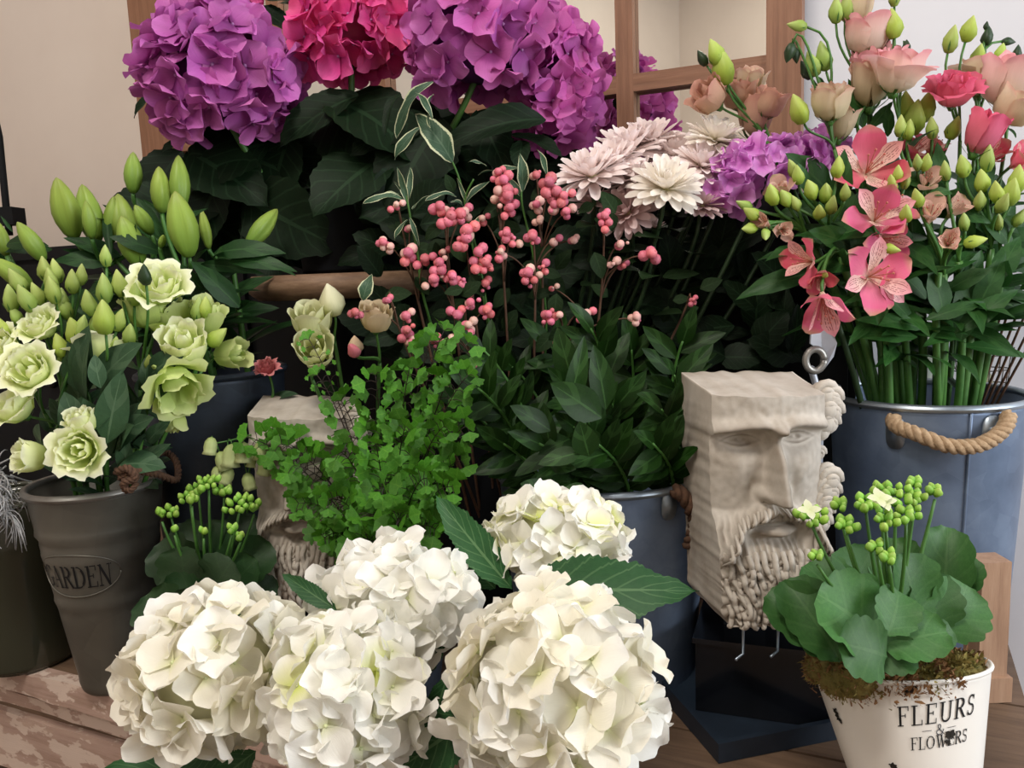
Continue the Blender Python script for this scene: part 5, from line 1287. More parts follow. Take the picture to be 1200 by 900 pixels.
snowberry('drooping snowberry sprig with few pink clusters over the ruscus', .04, [(642, 373, .98, 6, 6), (654, 370, .98, 3, 6, .2), (686, 370, .98, 5, 5.5, .3), (746, 374, .98, 5, 5.5, .4), (655, 402, .95, 3, 5.5)], 9, 9)
snowberry('snowberry sprig standing in front of the shaded pink chrysanthemum', .07, [(709, 260, 1.0, 8, 5.5), (726, 288, 1.02, 4, 5.5, .3), (762, 300, 1.0, 4, 8), (718, 310, 1.02, 3, 5.5, .4), (730, 312, 1.03, 3, 5, .2), (648, 338, 1.05, 3, 4, .6)], 9, 10)
snowberry('single tiny dark pink berry cluster low near the stone mask', .09, [(812, 354, 1.02, 6, 3.5)], 5, 12, 0)

# variegated sprigs rising out of the dark middle
def sprig(label, stempts, leaves, ms=None):
    q0 = P(*stempts[0]); q0.z = max(q0.z, .42); pts = smooth_path([V((KB[0] + (q0.x - KB[0]) * .25, KB[1], .1)), q0] + [P(*q) for q in stempts[1:]], 6)
    t = T('variegated_sprig', label, 'foliage', pts[0])
    t.part('stem', B().tube(pts, [.0022, .0012], 5).mesh('stem', STEM))
    for bs_, tp, wd, nn in leaves: leaf(t, ms or LF_VAR, P(*bs_), P(*tp), nn, wd)
    return t
sprig('tall variegated leafy sprig with twisted curling top leaf', [(575, 420, 1.10), (556, 300, 1.09), (541, 220, 1.08), (528, 185, 1.07)],
      [((530, 190, 1.07), (492, 118, 1.05), .85, (.3, -1, .2)), ((505, 150, 1.05), (490, 105, 1.06), .45, (-.8, -.6, 0)), ((506, 140, 1.055), (497, 103, 1.04), .5, (.8, -.7, 0)), ((492, 150, 1.06), (453, 178, 1.05), .55, (-.2, -.8, .6)), ((507, 95, 1.07), (437, 137, 1.06), .35, (0, -.6, 1))])
sprig('variegated sprig with narrow cream edged leaves above the pale berries', [(505, 380, 1.08), (490, 300, 1.06), (480, 250, 1.05), (474, 215, 1.05)],
      [((478, 240, 1.05), (465, 192, 1.04), .40, (.1, -1, .2)), ((474, 234, 1.05), (427, 215, 1.03), .35, (0, -.5, 1)), ((470, 228, 1.05), (440, 222, 1.04), .35, (0, -.6, 1)), ((478, 235, 1.06), (484, 190, 1.06), .35, (.3, -1, 0)), ((483, 245, 1.05), (505, 216, 1.05), .4, (0, -.5, 1)), ((480, 255, 1.04), (494, 288, 1.03), .4, (.3, -1, 0)), ((478, 258, 1.05), (455, 275, 1.04), .35, (0, -.6, 1)), ((472, 225, 1.05), (460, 210, 1.045), .3, (0, -1, .2))])
sprig('variegated sprig with a drooping folded leaf above the pink berries', [(575, 400, 1.09), (560, 300, 1.07), (545, 240, 1.06), (555, 210, 1.05)],
      [((545, 238, 1.05), (572, 198, 1.03), .5, (-.6, -.9, .2)), ((548, 240, 1.06), (535, 205, 1.05), .3, (0, -1, .2)), ((535, 230, 1.06), (500, 216, 1.04), .3, (0, -.4, 1)), ((545, 245, 1.05), (535, 225, 1.03), .3, (0, -.6, 1)), ((570, 255, 1.06), (552, 252, 1.03), .35, (0, -.5, 1)), ((560, 205, 1.06), (590, 188, 1.05), .3, (0, -.5, 1))])
sprig('variegated sprig with broad upright leaf beneath the drooping magenta hydrangea', [(640, 400, 1.09), (625, 300, 1.07), (612, 240, 1.06), (612, 215, 1.06)],
      [((612, 225, 1.06), (616, 178, 1.04), .62, (.3, -1, .1)), ((610, 230, 1.06), (600, 205, 1.05), .6, (.3, -1, .3)), ((640, 215, 1.07), (642, 172, 1.06), .22, (.8, -.5, 0)), ((615, 200, 1.06), (580, 188, 1.05), .3, (0, -.4, 1)), ((570, 195, 1.07), (552, 182, 1.06), .25, (0, -.4, 1))])

# ------------------------------------------------------------------ ruscus in the middle bucket
rsr = random.Random(21)
def ruscus(label, bx, by, px, py, Y, n=12, L=.055, group=None, spread=1.0):
    base = V((MB_[0] + bx, MB_[1] + by, mz1 * .72)); tip = P(px, py, Y)
    rimp = base + V((bx * .4, by * .4, mz1 * .3)); ctrl = V((rimp.x * .6 + tip.x * .4, rimp.y * .6 + tip.y * .4, max(rimp.z, tip.z * .9)))
    t = T('ruscus_stem', label, 'foliage', base, group)
    path = bez3(base, rimp, ctrl, tip, 20)
    t.part('stem', B().tube(path, [.003, .0015], 6).mesh('stem', STEM))
    for i in range(n):
        k = 7 + 13 * i / (n - 1); q = path[min(int(k), 19)]; tg = (path[min(int(k) + 1, 20)] - path[max(int(k) - 1, 0)]).normalized()
        side = 1 if i % 2 else -1
        s = tg.cross(V((0, -1, .2))).normalized()
        d = tg * rsr.uniform(.4, .9) + s * side * rsr.uniform(.5, 1.0) * spread + V((0, rsr.uniform(-.6, .3), 0))
        if i == n - 1: d = tg
        l = L * rsr.uniform(.8, 1.15)
        t.part('leaf', rsr.choice(LF_RUSC), MY(q, d, V((rsr.uniform(-.5, .5), -1, rsr.uniform(.2, .9))), l))
    return t
for lab, bx, by, px, py, Y in (
    ('tallest ruscus stem with upright narrow leaves behind the bright oval leaf', .02, -.02, 692, 385, .93), ('ruscus stem reaching up beside the fern under the pink berries', -.05, 0, 560, 405, .97),
    ('ruscus stem leaning outward over the fern at the far end', -.07, -.02, 535, 470, .93), ('ruscus stem with a pale glossy oval leaf facing forward', 0, -.06, 665, 455, .86),
    ('ruscus stem low over the bucket rim with three pale leaf tips', -.01, -.07, 632, 520, .83), ('ruscus stem bending over the lime tinged hydrangea', -.05, -.05, 590, 520, .86),
    ('ruscus stem with dense leaves in the heart of the zinc bucket', .02, -.03, 715, 470, .88), ('ruscus stem spreading toward the stone mask brow', .07, -.02, 790, 440, .90),
    ('ruscus stem rising behind the mask top edge', .06, .03, 800, 400, 1.0), ('dark ruscus stem at the back under the drooping berries', .0, .05, 640, 400, 1.04),
    ('dark ruscus stem at the back between berries and mask', .04, .05, 740, 410, 1.03), ('low ruscus stem whose leaves lie on the bucket rim near the mask', .06, -.06, 765, 520, .85),
    ('short ruscus stem with broad leaves beneath the bright oval leaf', .02, -.07, 700, 520, .83), ('ruscus stem at mid height above the bucket rope handle', .07, -.04, 775, 480, .87),
    ('ruscus stem with long drooping leaves facing the fern', -.06, -.03, 560, 455, .90), ('ruscus stem arching over the back of the zinc bucket', -.03, .06, 600, 430, 1.05)):
    ruscus(lab, bx, by, px, py, Y, 13)
t = ruscus('ruscus stem with the brightest forward oval leaves in the centre', .01, -.06, 672, 500, .84, 8)
for bs_, tp, wd, nn in (((705, 490, .82), (650, 449, .80), .62, (-.2, -1, .5)), ((645, 505, .82), (603, 474, .80), .5, (0, -1, .6)), ((692, 575, .80), (655, 575, .79), .62, (0, -.8, .8)), ((640, 577, .80), (612, 566, .79), .8, (0, -.9, .5)), ((682, 530, .81), (630, 540, .80), .5, (0, -.8, .7)),
                       ((665, 480, .83), (690, 395, .82), .32, (.2, -1, .1)), ((672, 450, .86), (652, 385, .85), .5, (-.2, -1, .2)), ((710, 480, .84), (700, 405, .83), .45, (.2, -1, .1)), ((645, 545, .82), (672, 548, .80), .6, (0, -1, .4)), ((690, 535, .81), (680, 495, .80), .8, (0, -1, .3))):
    leaf(t, LF_RUSC, P(*bs_), P(*tp), nn, wd / .44)

# ------------------------------------------------------------------ maidenhair fern
def leaflet_b(seed):
    rs = random.Random(seed); b = B(); k = 3 + seed % 2
    def f(u, v):
        a = rad(-62 + 124 * v); lob = 1 - .20 * abs(math.sin(math.pi * k * v + seed)) ** 6 - .05 * abs(math.sin(3.1 * math.pi * k * v))
        r = u * lob * (1 - .12 * abs(2 * v - 1))
        return (r * math.sin(a), r * math.cos(a), .10 * r * math.sin(5 * v + seed) - .12 * r * r)
    return b.grid(f, 2, 12)
FLB = [leaflet_b(i) for i in range(4)]; FLM = [b.mesh('leaflet', L_FERN) for b in FLB]
FP = P(455, 640, .93)
t, _, _ = bucket('fern_pot', 'bright green maidenhair fern spilling beside the half hidden stone mask', (FP.x, .95), 0, .10, .05, .065, ZINC_DARK, ZINC_DARK, fill=.9, rr=.002, cat='potted plant')
rsf = random.Random(8); crown = V((FP.x, .95, .10))
tips = [(548, 402, .90), (520, 388, .93), (505, 400, .95), (548, 440, .88), (480, 432, .90), (440, 440, .90), (400, 470, .92), (362, 398, .98, 1), (372, 440, .96, 1), (330, 520, .93), (322, 512, .95), (290, 512, .94), (345, 545, .90), (385, 585, .85),
        (350, 590, .88), (430, 605, .82), (400, 530, .86), (440, 520, .83), (475, 500, .84), (520, 500, .86), (545, 500, .88), (530, 570, .84), (500, 560, .82), (450, 570, .80), (470, 610, .80), (420, 640, .82), (380, 630, .86), (540, 540, .87), (510, 620, .83)]
nfl = 0; extra = B()
for k, tp in enumerate(tips):
    fine = len(tp) > 3; tip = P(*tp[:3]); arch = crown.lerp(tip, .5) + V((0, 0, .06 + .3 * max(0, tip.z - crown.z) * .4)); path = bez3(crown, crown + V((0, 0, .04)), arch, tip, 22)
    fb = B().tube(path, [.0011, .0005], 4); lf = []
    for i in range(7, 23):
        p = path[i]; tg = (path[min(i + 1, 22)] - path[i - 1]).normalized(); sd = tg.cross(V((0, -1, .4))).normalized()
        for side in (-1, 1):
            Lb = .030 * (1.25 - i / 24) * rsf.uniform(.7, 1.2)
            d = (sd * side * .9 + tg * .55 + V((0, rsf.uniform(-.4, .1), rsf.uniform(-.5, .2)))).normalized()
            e = p + d * Lb; fb.tube([p, p.lerp(e, .5) + V((0, 0, .002)), e], .0005, 3, cap=False)
            for q in ((.55, 1.0) if Lb > .018 else (1.0,)):
                c = p.lerp(e, q); s = rsf.uniform(.0095, .0165) * (1.1 if q == 1 else .85) * (.38 if fine else 1)
                lf.append(MY(c, (d + V((rsf.uniform(-.5, .5), -.25, rsf.uniform(-.7, .2)))).normalized(), V((rsf.uniform(-.6, .6), -1, rsf.uniform(.0, 1.0))), s))
        if i == 22: lf.append(MY(p, tg, CAMV, .014))
    fr = t.part('frond', fb.mesh('frond', STEM_BK))
    lf.sort(key=lambda M: M.translation.y)
    for M in lf[:9]: t.part('leaflet', rsf.choice(FLM), M, fr); nfl += 1
    for M in lf[9:]: extra.join(rsf.choice(FLB), M)
t.part('small_leaflets', extra.mesh('small_leaflets', L_FERN), stuff=True)

# pale green bells between the buckets
BELL = petal_mat('pale_bell', [(0, hexc('#9aab66')), (.5, hexc('#c4cc94')), (1, hexc('#dadcb4'))], .06, .5, .25, .08)
def bellm():
    def rm_(a, u): return 1 + .10 * math.cos(5 * a) * u
    return B().lathe([(.02, 0), (.20, -.08), (.34, -.3), (.38, -.6), (.34, -.8), (.42, -1.0), (.36, -.98), (.28, -.75), (.2, -.3), (.01, -.1)], 15, None, 0, rm_).mesh('bell', BELL)
BM = bellm()
bp = P(268, 545, .96)
t = T('bellflower_sprig', 'sprig of small pale green bell flowers above the shadowed kalanchoe', 'flower', (LB[0] + .05, LB[1] - .06, .1))
top_ = P(285, 522, .97)
sp = bez3((LB[0] + .05, LB[1] - .06, .1), (LB[0] + .05, LB[1] - .08, .35), P(345, 505, 1.0), P(250, 520, .95), 16)
b = B().tube(sp, [.002, .001], 5)
BL = [(248, 522, 20), (257, 540, 22), (272, 533, 26), (286, 530, 24), (254, 555, 18), (270, 558, 20), (289, 564, 20), (304, 528, 20), (313, 545, 22), (296, 540, 14)]
for px, py, s in BL:
    q = P(px, py - s * .5, .95); k = min(sp[8:], key=lambda z: (z - q).length); b.tube(bez(k, (k + q) / 2 + V((0, 0, .008)), q, 4), .0007, 4)
t.part('stem', b.mesh('stem', STEM))
for px, py, s in BL: t.part('bell', BM, MZ(P(px, py - s * .5, .95), V((R.uniform(-.5, .5), R.uniform(-.1, .3), 1)), m_(s * 1.05, .95), R.random() * 6))

# ------------------------------------------------------------------ alstroemeria
def stripe_mat(name, stops, stripe):
    g = G(name); u, v = g.uv(); c = g.ramp(u, stops)
    a = g.math('ABSOLUTE', g.math('SUBTRACT', v, .5))
    vec = g.n('CombineXYZ', i0=g.math('MULTIPLY', u, 9.0), i1=g.math('MULTIPLY', v, 4.0)).outputs[0]
    f = g.math('MULTIPLY', g.math('MULTIPLY', g.math('GREATER_THAN', g.noise(1.6, vec, 1), .46), g.math('LESS_THAN', g.math('FRACT', g.math('MULTIPLY', v, 8.0)), .32)), g.math('MULTIPLY', g.math('LESS_THAN', a, .36), g.math('MULTIPLY', g.math('LESS_THAN', u, .86), g.math('GREATER_THAN', u, .25))))
    c = g.mix(g.math('MULTIPLY', f, .85), c, stripe)
    p = g.n('BsdfPrincipled', Base_Color=c, Roughness=.5); tr = g.n('BsdfTranslucent', Color=c)
    return g.surf(g.n('MixShader', i0=.25, i1=p, i2=tr))
def alst_set(nm, stops, inner):
    mo = petal_mat(nm + '_outer', stops, .1, .5, .3, .08); mi = stripe_mat(nm + '_inner', inner, hexc('#8d2333'))
    o = [leaf_b(.68, [(0, .18), (.3, .55), (.62, 1), (.85, .85), (1, .12)], bd, .06, cup=-.22, nu=10, nv=6, wave=.08).mesh('petal', mo) for bd in (-.35, .15, .6)]
    i = [leaf_b(.42, [(0, .22), (.4, .6), (.7, 1), (.9, .6), (1, 0)], bd, .06, cup=-.25, nu=8, nv=4).mesh('petal', mi) for bd in (-.2, .3)]
    return o, i
AP = alst_set('pink_alstroemeria', [(0, hexc('#ecd0c0')), (.3, hexc('#e8809a')), (.8, hexc('#e66c92')), (1, hexc('#cf9a80'))], [(0, hexc('#f2e0c4')), (.5, hexc('#f6d2c8')), (1, hexc('#ec98a8'))])
AC = alst_set('coral_alstroemeria', [(0, hexc('#e6c4b0')), (.3, hexc('#e67480')), (.8, hexc('#e26076')), (1, hexc('#c98c78'))], [(0, hexc('#f2e0c4')), (.5, hexc('#f6cfc2')), (1, hexc('#ea9a9c'))])
AE = alst_set('peach_alstroemeria', [(0, hexc('#b9bd7c')), (.35, hexc('#e6cab2')), (.85, hexc('#e4b6a6')), (1, hexc('#b8ac74'))], [(0, hexc('#e8dcb8')), (.5, hexc('#f0d6c0')), (1, hexc('#e6b8a8'))])
STAM = B()
for k in range(5):
    a = k * 1.2566; STAM.tube(bez((0, 0, 0), (.06 * math.cos(a), .06 * math.sin(a), .4), (.16 * math.cos(a), .16 * math.sin(a), .72), 4), .012, 4); STAM.ball((.16 * math.cos(a), .16 * math.sin(a), .74), .03, 5, 4)
STAMM = STAM.mesh('stamens', petal_mat('stamens', [(0, hexc('#d99a80')), (1, hexc('#c8706a'))]))
def alst_flower(t, S, p, d, size, open_=46, spin=None):
    s = size * .70; M = MZ(p - V(d).normalized() * s * .45, d, s, R.uniform(0, 6) if spin is None else spin)
    fl = t.part('bloom', STAMM, M)
    for ring, n, off, L, dl_ in ((0, 3, 0, 1.0, 4), (1, 3, 1.047, 1.02, -6)):
        for i in range(n):
            a = off + i * 2.0944 + R.uniform(-.1, .1); th = rad(open_ + dl_ + R.uniform(-8, 8))
            d2 = V((math.cos(a) * math.sin(th), math.sin(a) * math.sin(th), math.cos(th))); n2 = V((-math.cos(a) * math.cos(th), -math.sin(a) * math.cos(th), math.sin(th)))
            t.part('petal', R.choice(S[ring]), M @ MY((0, 0, 0), d2, n2, L * R.uniform(.93, 1.06)), fl)
    return M.translation
def alst(label, rx, ry, flowers, buds=(), leaves=9, fork=None):
    base = V((RB[0] + rx * .4, RB[1] + ry * .4, .16)); rimp = V((RB[0] + rx, RB[1] + ry, rz1 + .01)); t = T('alstroemeria', label, 'flower', base)
    ends = [P(f[0], f[1], f[2]) for f in flowers] + [P(b[0], b[1], b[2]) for b in buds]
    cen = sum(ends, V()) / len(ends)
    fk = P(*fork) if fork else rimp.lerp(cen, .68)
    path = bez3(base, rimp, rimp.lerp(fk, .5) + V((0, 0, .02)), fk, 14); b = B().tube(path, [.0052, .0042], 8)
    def ped(q, d):
        d = V(d).normalized(); L = (q - fk).length
        b.tube(bez3(fk, fk + (fk - path[-3]).normalized() * L * .4, q - d * L * .3, q, 8), [.0024, .002], 5)
    for f in flowers:
        p = P(f[0], f[1], f[2]); d = V(f[4]); q = alst_flower(t, f[5], p, d, m_(f[3] * 2, f[2]), f[6] if len(f) > 6 else 46, f[7] if len(f) > 7 else None); ped(q, d)
    for u in buds:
        p = P(u[0], u[1], u[2]); h = m_(u[3] * .92, u[2]); d = V(u[5]) if len(u) > 5 else (p - fk).normalized() + V((R.uniform(-.3, .3), R.uniform(-.4, 0), .3)); d.normalize()
        t.part('bud', u[4], MZ(p - d * h * .5, d, h, R.random() * 6)); ped(p - d * h * .5, d)
    t.part('stem', b.mesh('stem', STEM))
    for i in range(leaves):
        q = path[R.randint(8, 14)]; a = R.uniform(0, 6.28); L = R.uniform(.06, .10)
        t.part('leaf', R.choice(LF_ALS), MY(q, V((math.cos(a), math.sin(a) - .25, R.uniform(-.1, .7))), V((R.uniform(-.4, .4), -.7, 1)), L))
    return t
BG_, BL_, BP_ = BUD_G, BUD_L, BUD_P
alst('coral alstroemeria with a dark blotched upper petal facing forward', -.05, -.03, [(1022, 192, .98, 40, (-.1, -.9, .35), AC, 58, 1.57), (1072, 175, 1.02, 26, (.3, -.7, .6), AC, 44)], [(1045, 215, .97, 24, BL_), (1052, 203, .97, 22, BL_), (1062, 212, .97, 22, BG_)])
alst('bright pink alstroemeria with two striped blooms stacked over each other', -.045, -.05, [(1030, 250, .93, 36, (-.15, -.85, .35), AP, 48), (1047, 240, .96, 30, (.5, -.6, .5), AP, 44), (1042, 282, .93, 28, (.1, -.9, -.2), AP, 44)], [(1045, 292, .91, 22, BL_, (.8, -.4, -.2)), (1062, 250, .92, 26, BL_)])
alst('pink alstroemeria with split tips opening toward the stone mask', -.06, -.04, [(1030, 322, .90, 38, (.1, -.85, .1), AP, 56), (1046, 335, .92, 26, (.5, -.6, -.3), AP, 50)], [], 7, (1040, 345, .97))
alst('drooping pink alstroemeria hanging above the mask hair', -.085, -.045, [(966, 362, .89, 38, (-.1, -.55, -.75), AP, 40), (940, 305, .93, 28, (-.9, -.45, .15), AC, 40), (958, 328, .92, 20, (-.2, -.7, -.4), AC, 34)], [(967, 322, .91, 14, BL_, (0, -1, .2))], 5, (985, 300, .96))
alst('peach alstroemeria with closed pale blooms in the middle of the leaves', .0, -.05, [(1112, 284, .91, 22, (-.3, -.8, .3), AE, 20), (1090, 252, .94, 26, (-.2, -.7, .5), AE, 28), (1120, 245, .97, 22, (.3, -.6, .6), AE, 26), (1085, 212, .98, 22, (-.1, -.7, .7), AE, 40)], [(1143, 283, .91, 28, BL_, (.9, -.3, .2)), (1075, 232, .93, 26, BL_)])
alst('budded alstroemeria with lime green bud clusters toward the violet phlox', -.07, -.02, [(896, 262, .97, 18, (-.6, -.6, .4), AE, 18), (918, 270, .97, 17, (-.1, -.9, -.1), AE, 18)], [(880, 250, .97, 26, BL_, (-.8, -.3, .5)), (872, 240, .98, 24, BG_, (-.9, -.2, .4)), (878, 268, .97, 24, BL_, (-.9, -.4, 0)), (897, 275, .96, 22, BG_, (-.2, -.7, -.6)), (905, 228, .97, 30, BL_), (920, 232, .97, 28, BL_), (932, 238, .97, 24, BG_)], 8, (945, 275, .99))
alst('budded alstroemeria with green buds just under the violet phlox', -.06, .0, [(918, 222, 1.0, 20, (-.3, -.7, .6), AE, 20)], [(950, 222, .97, 30, BL_), (968, 226, .97, 28, BL_), (982, 196, .98, 28, BL_), (990, 225, .96, 26, BG_), (930, 198, 1.0, 28, BG_), (935, 205, .99, 26, BL_), (975, 240, .96, 28, BG_), (960, 248, .96, 26, BL_)], 9, (975, 275, .99))
alst('green budded alstroemeria at the outer edge of the zinc bucket bunch', .05, -.04, [(1160, 180, 1.02, 26, (.2, -.7, .7), AC, 30), (1196, 188, 1.0, 24, (.3, -.8, .4), AC, 36)], [(1128, 195, .97, 30, BL_), (1158, 186, .97, 34, BG_), (1150, 212, .97, 32, BL_), (1148, 235, .96, 28, BG_), (1168, 225, .96, 30, BL_), (1185, 225, .96, 38, BL_), (1192, 210, .97, 36, BL_), (1175, 238, .95, 30, BG_)], 9)
alst('alstroemeria with lime buds clustered under the hot pink bloom', .01, -.02, [(1095, 170, 1.02, 20, (.3, -.6, .6), AC, 40)], [(1072, 138, 1.02, 44, BL_, (0, -.4, 1)), (1085, 125, 1.03, 40, BL_, (.2, -.3, 1)), (1062, 125, 1.03, 38, BL_, (-.2, -.3, 1)), (1055, 148, 1.0, 28, BG_), (1065, 152, 1.0, 26, BL_), (1092, 150, 1.0, 28, BG_), (1118, 150, 1.01, 30, BL_), (1085, 190, .97, 24, BL_), (1075, 190, .97, 24, BG_)], 9)
alst('leafy alstroemeria stem without open flowers at the bucket front', .02, -.06, [], [(1108, 200, .97, 26, BG_), (1130, 260, .94, 26, BG_)], 14)
alst('leafy alstroemeria stem without open flowers beside the brown twigs', .06, -.03, [], [(1170, 260, .97, 24, BG_), (1195, 255, .97, 26, BG_)], 14)
alst('leafy alstroemeria stem without flowers leaning outward past the mirror', -.03, .02, [(1000, 285, 1.0, 14, (-.4, -.7, .4), AE, 16)], [(1008, 300, .98, 22, BG_)], 12)
t = T('alstroemeria', 'large bladed alstroemeria foliage low across the green stems', 'foliage', (RB[0], RB[1] - .03, .16))
t.part('stem', B().tube(bez3((RB[0], RB[1] - .03, .16), (RB[0], RB[1] - .05, .3), P(1090, 400, .95), P(1100, 320, .93), 12), [.0052, .004], 8).mesh('stem', STEM))
for bs_, tp, wd in (((1080, 385, .93), (1015, 360, .92), .9), ((1085, 375, .93), (1160, 345, .91), .8), ((1120, 390, .93), (1195, 330, .90), .9), ((1125, 400, .94), (1150, 300, .93), 1.0), ((1070, 380, .94), (1040, 330, .93), 1.1), ((1105, 370, .93), (1100, 310, .92), 1.4),
                     ((1075, 395, .93), (1000, 385, .93), .8), ((1140, 370, .94), (1185, 290, .93), .9), ((1085, 350, .95), (1050, 305, .95), 1.2), ((1165, 330, .95), (1200, 270, .95), 1.2), ((1110, 340, .95), (1160, 310, .92), 1.3), ((960, 318, .97), (865, 333, .95), .8), ((1030, 300, .99), (1000, 330, .98), 1.1), ((1060, 330, .97), (1020, 290, .98), 1.3)):
    leaf(t, LF_ALS, P(*bs_), P(*tp), (R.uniform(-.3, .3), -.8, .6), wd * 1.3)
rs = random.Random(77)
for k in range(95):
    bx, by = rs.uniform(960, 1200), rs.uniform(225, 385); Y = rs.uniform(.97, 1.08); L = rs.uniform(45, 95); a = rs.uniform(-.3, 3.5)
    if bx < 1000 and by > 300: continue
    leaf(t, LF_ALS, P(bx, by, Y), P(bx + L * math.cos(a), by - L * .8 * math.sin(a), Y - rs.uniform(.0, .05)), (rs.uniform(-.5, .5), -.9, rs.uniform(.2, .9)), rs.uniform(1.1, 1.8))

# plain thick stems and brown twigs standing in the bucket
rs = random.Random(2)
for k, (px0, px1, py1, Y0, Y1) in enumerate(((1030, 1010, 345, .98, 1.0), (1040, 1030, 355, .97, .98), (1047, 1036, 360, .96, .97), (1088, 1080, 360, .98, .99), (1106, 1106, 345, .96, .97), (1130, 1140, 360, .97, .98), (1138, 1160, 320, .98, 1.0), (1065, 1075, 380, 1.03, 1.03))):
    t = T('green_stem', 'thick bare green flower stem in the zinc bucket, %s from the mask' % ('first', 'second', 'third', 'fifth', 'sixth', 'seventh', 'eighth', 'fourth')[k], 'stem', (RB[0], RB[1], .14), 'thick bare green stems in the zinc bucket')
    t.part('stalk', B().tube(bez(V((RB[0] + (P(px0, 470, Y0).x - RB[0]) * .8, RB[1] - .02 * (k % 3), .14)), P(px0, 470, Y0 + .02), P(px1, py1, Y1), 10), .0052, 9).mesh('stalk', STEM))
for k, (px0, px1, py1) in enumerate(((1120, 1160, 350), (1135, 1180, 345), (1140, 1190, 340), (1145, 1198, 352), (1150, 1200, 372), (1155, 1205, 388), (1160, 1210, 398))):
    t = T('brown_twig', 'thin dry brown twig slanting from the zinc bucket, %s from the green stems' % ('first', 'second', 'third', 'fourth', 'fifth', 'sixth', 'seventh')[k], 'twig', P(px0, 500, 1.06), 'brown twigs in the zinc bucket')
    t.part('twig_stem', B().tube(bez(P(px0 - 14, 520, 1.05), P(px0 + 8, 470, 1.04), P(px1, py1, 1.0), 8), [.0022, .0016], 5).mesh('twig_stem', STEM_BR))
t = T('leaning_stalk', 'dark bare flower stem leaning beside the mask hair in the zinc bucket', 'stem', P(1020, 520, 1.02))
t.part('stalk', B().tube(bez(P(1020, 520, 1.02), P(1003, 440, .97), P(982, 380, .95), 8), [.0042, .0035], 7).mesh('stalk', STEM_D))

# ------------------------------------------------------------------ pink lisianthus
def plis(label, rx, ry, bl, bu, **k):
    return flower_stem('lisianthus', label, 'flower', (RB[0] + rx * .4, RB[1] + ry * .4, .16), (RB[0] + rx, RB[1] + ry, rz1 + .01), bl, bu, stemmat=STEM, r0=.003, leafL=.06, **k)
K1, K2, K3, K4 = RS_PK, RS_CR, RS_HP, RS_DU
plis('blush lisianthus with cream base topped by tall slender buds against white wall', -.01, .03, [(1016, 42, 1.06, 26, 'cup', K1, (.05, -.25, 1)), (1003, 12, 1.08, 20, 'cup', K2, (.1, -.2, 1))], [(980, 12, 1.06, 30, BUD_G, (0, 0, 1)), (992, 8, 1.07, 30, BUD_G, (.1, 0, 1)), (1046, 28, 1.04, 34, BUD_L, (-.1, 0, 1)), (1040, 45, 1.05, 12, BUD_S)], fork=(1020, 130, 1.06), lset=LF_LIS)
plis('wide open blush bowl lisianthus above the lime green buds', .0, .0, [(1052, 86, 1.0, 36, 'bowl', K1, (.15, -.2, 1))], [(1062, 55, 1.04, 16, BUD_S), (1048, -5, 1.04, 24, BUD_G)], fork=(1055, 150, 1.02))
plis('blush lisianthus partly behind the wide bowl bloom', -.02, .02, [(1030, 85, 1.05, 30, 'cup', K1, (-.3, -.3, 1)), (1020, 100, 1.04, 24, 'tight', K2, (-.1, -.3, 1))], [(965, 66, 1.04, 34, BUD_G, (-.2, 0, 1)), (952, 75, 1.04, 30, BUD_G, (-.4, 0, 1)), (945, 82, 1.05, 24, BUD_S, (-.5, 0, .8))], fork=(1005, 150, 1.04))
plis('champagne lisianthus beside the mirror frame with arched drooping buds', -.04, .02, [(972, 122, 1.02, 24, 'cup', K2, (-.1, -.25, 1)), (985, 145, 1.04, 18, 'tight', K2, (.1, -.2, 1))], [(934, 30, 1.03, 24, BUD_G, (-1, -.1, .15)), (925, 62, 1.03, 22, BUD_S, (-.3, 0, -1)), (932, 65, 1.04, 18, BUD_S, (.2, 0, -1)), (936, 128, 1.02, 36, BUD_L, (-.4, 0, 1))], fork=(978, 175, 1.03))
plis('ruffled hot pink lisianthus, the most vivid bloom of the bucket', .03, -.01, [(1118, 108, 1.0, 32, F, K3, (-.15, -.55, .8))], [(1115, 46, 1.01, 32, BUD_G, (.25, 0, 1)), (1136, 34, 1.03, 30, BUD_L, (.3, 0, 1))], fork=(1125, 165, 1.02))
plis('peach lisianthus bowl behind the vivid pink bloom', .04, .01, [(1150, 92, 1.05, 32, 'bowl', K2, (.1, -.1, 1))], [(1147, 66, 1.05, 28, BUD_L, (.2, 0, 1)), (1172, 63, 1.05, 24, BUD_L, (.3, 0, 1)), (1157, 42, 1.06, 22, BUD_S, (.1, 0, 1)), (1182, 49, 1.06, 16, BUD_S, (1, 0, -.1)), (1156, 30, 1.06, 10, BUD_S)], fork=(1145, 150, 1.05))
plis('large cream and peach lisianthus at the outermost edge above the twigs', .06, .0, [(1185, 98, 1.0, 34, 'cup', K1, (.2, -.3, 1)), (1192, 125, .99, 26, 'cup', K2, (.3, -.5, .7))], [(1192, 62, 1.02, 18, BUD_S, (.1, 0, 1))], fork=(1178, 170, 1.02))
plis('half open pink lisianthus bud bloom below the peach bowl', .04, -.02, [(1152, 158, .98, 22, 'tight', K3, (.3, -.3, 1))], [], nleaf=5, fork=(1145, 200, 1.0))
plis('dusty pink lisianthus leaning across the mirror pane, lowest outer bloom', -.06, .03, [(832, 114, 1.10, 21, 'cup', K4, (-.7, -.35, .6)), (866, 112, 1.13, 20, 'cup', K4, (-.2, -.3, 1))], [(838, 62, 1.10, 32, BUD_L, (-.35, 0, 1)), (848, 78, 1.10, 42, BUD_L, (-.2, 0, 1)), (823, 68, 1.11, 20, BUD_S, (-.6, 0, 1))], fork=(898, 165, 1.1), nleaf=3)
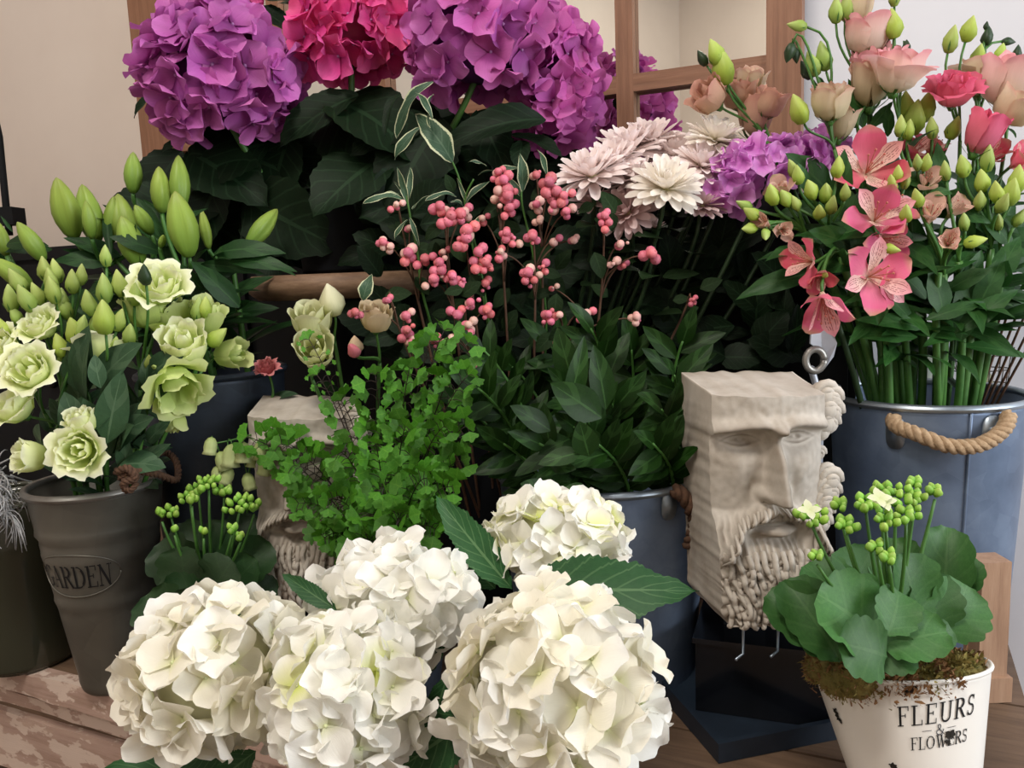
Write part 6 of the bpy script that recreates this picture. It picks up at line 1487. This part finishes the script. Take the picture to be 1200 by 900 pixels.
plis('dusty pink lisianthus leaning before the mirror frame post', -.05, .04, [(900, 122, 1.10, 20, 'cup', K4, (.25, -.3, 1)), (885, 138, 1.12, 22, 'tight', K4, (.05, -.2, 1)), (880, 95, 1.14, 16, 'cup', K2, (.1, -.3, 1))], [], fork=(905, 168, 1.1), nleaf=3)
for lab, px, py in (('broad grey green lisianthus leaves around the blush blooms', 1015, 130),):
    t = T('lisianthus', lab, 'foliage', (RB[0], RB[1] + .03, .16))
    t.part('stem', B().tube(bez3((RB[0], RB[1] + .03, .16), (RB[0] - .01, RB[1] + .03, .34), P(1025, 200, 1.06), P(1015, 120, 1.06), 12), [.003, .0025], 6).mesh('stem', STEM))
    for bs_, tp, wd in (((1012, 150, 1.05), (1000, 88, 1.04), .9), ((1020, 150, 1.05), (1048, 118, 1.03), 1.0), ((1005, 150, 1.05), (990, 120, 1.03), 1.0), ((1040, 160, 1.04), (1045, 120, 1.03), 1.0), ((965, 105, 1.06), (960, 85, 1.06), 1.2), ((1065, 60, 1.05), (1060, 45, 1.05), 1.3), ((1100, 230, 1.0), (1108, 165, .98), 1.0), ((1140, 240, 1.0), (1175, 160, 1.0), .9),
                         ((1110, 215, 1.0), (1065, 200, .96), .9), ((1150, 250, .99), (1130, 190, .98), 1.0), ((985, 240, .99), (990, 175, .97), 1.0), ((945, 225, 1.0), (942, 192, .98), 1.2), ((1185, 290, .98), (1160, 240, .96), 1.2), ((1090, 225, .95), (1115, 222, .93), 1.4), ((1180, 150, 1.0), (1195, 155, .98), 1.0)):
        leaf(t, LF_ALS, P(*bs_), P(*tp), (R.uniform(-.4, .4), -1, .4), wd * 1.4)
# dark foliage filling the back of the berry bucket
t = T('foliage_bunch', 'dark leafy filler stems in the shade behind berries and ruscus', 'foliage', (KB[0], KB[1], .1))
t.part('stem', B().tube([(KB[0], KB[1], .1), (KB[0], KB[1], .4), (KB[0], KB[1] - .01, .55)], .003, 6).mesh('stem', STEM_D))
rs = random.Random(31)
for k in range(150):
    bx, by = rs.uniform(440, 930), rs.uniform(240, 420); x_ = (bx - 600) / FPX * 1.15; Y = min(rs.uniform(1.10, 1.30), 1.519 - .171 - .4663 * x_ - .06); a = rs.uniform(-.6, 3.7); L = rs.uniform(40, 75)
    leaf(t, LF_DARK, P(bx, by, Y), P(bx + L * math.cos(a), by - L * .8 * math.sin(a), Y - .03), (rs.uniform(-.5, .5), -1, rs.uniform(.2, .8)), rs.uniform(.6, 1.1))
print('objects', len(bpy.data.objects), 'tris', sum(len(o.data.polygons) * 2 for o in bpy.data.objects if o.type == 'MESH'), 'fern', nfl)
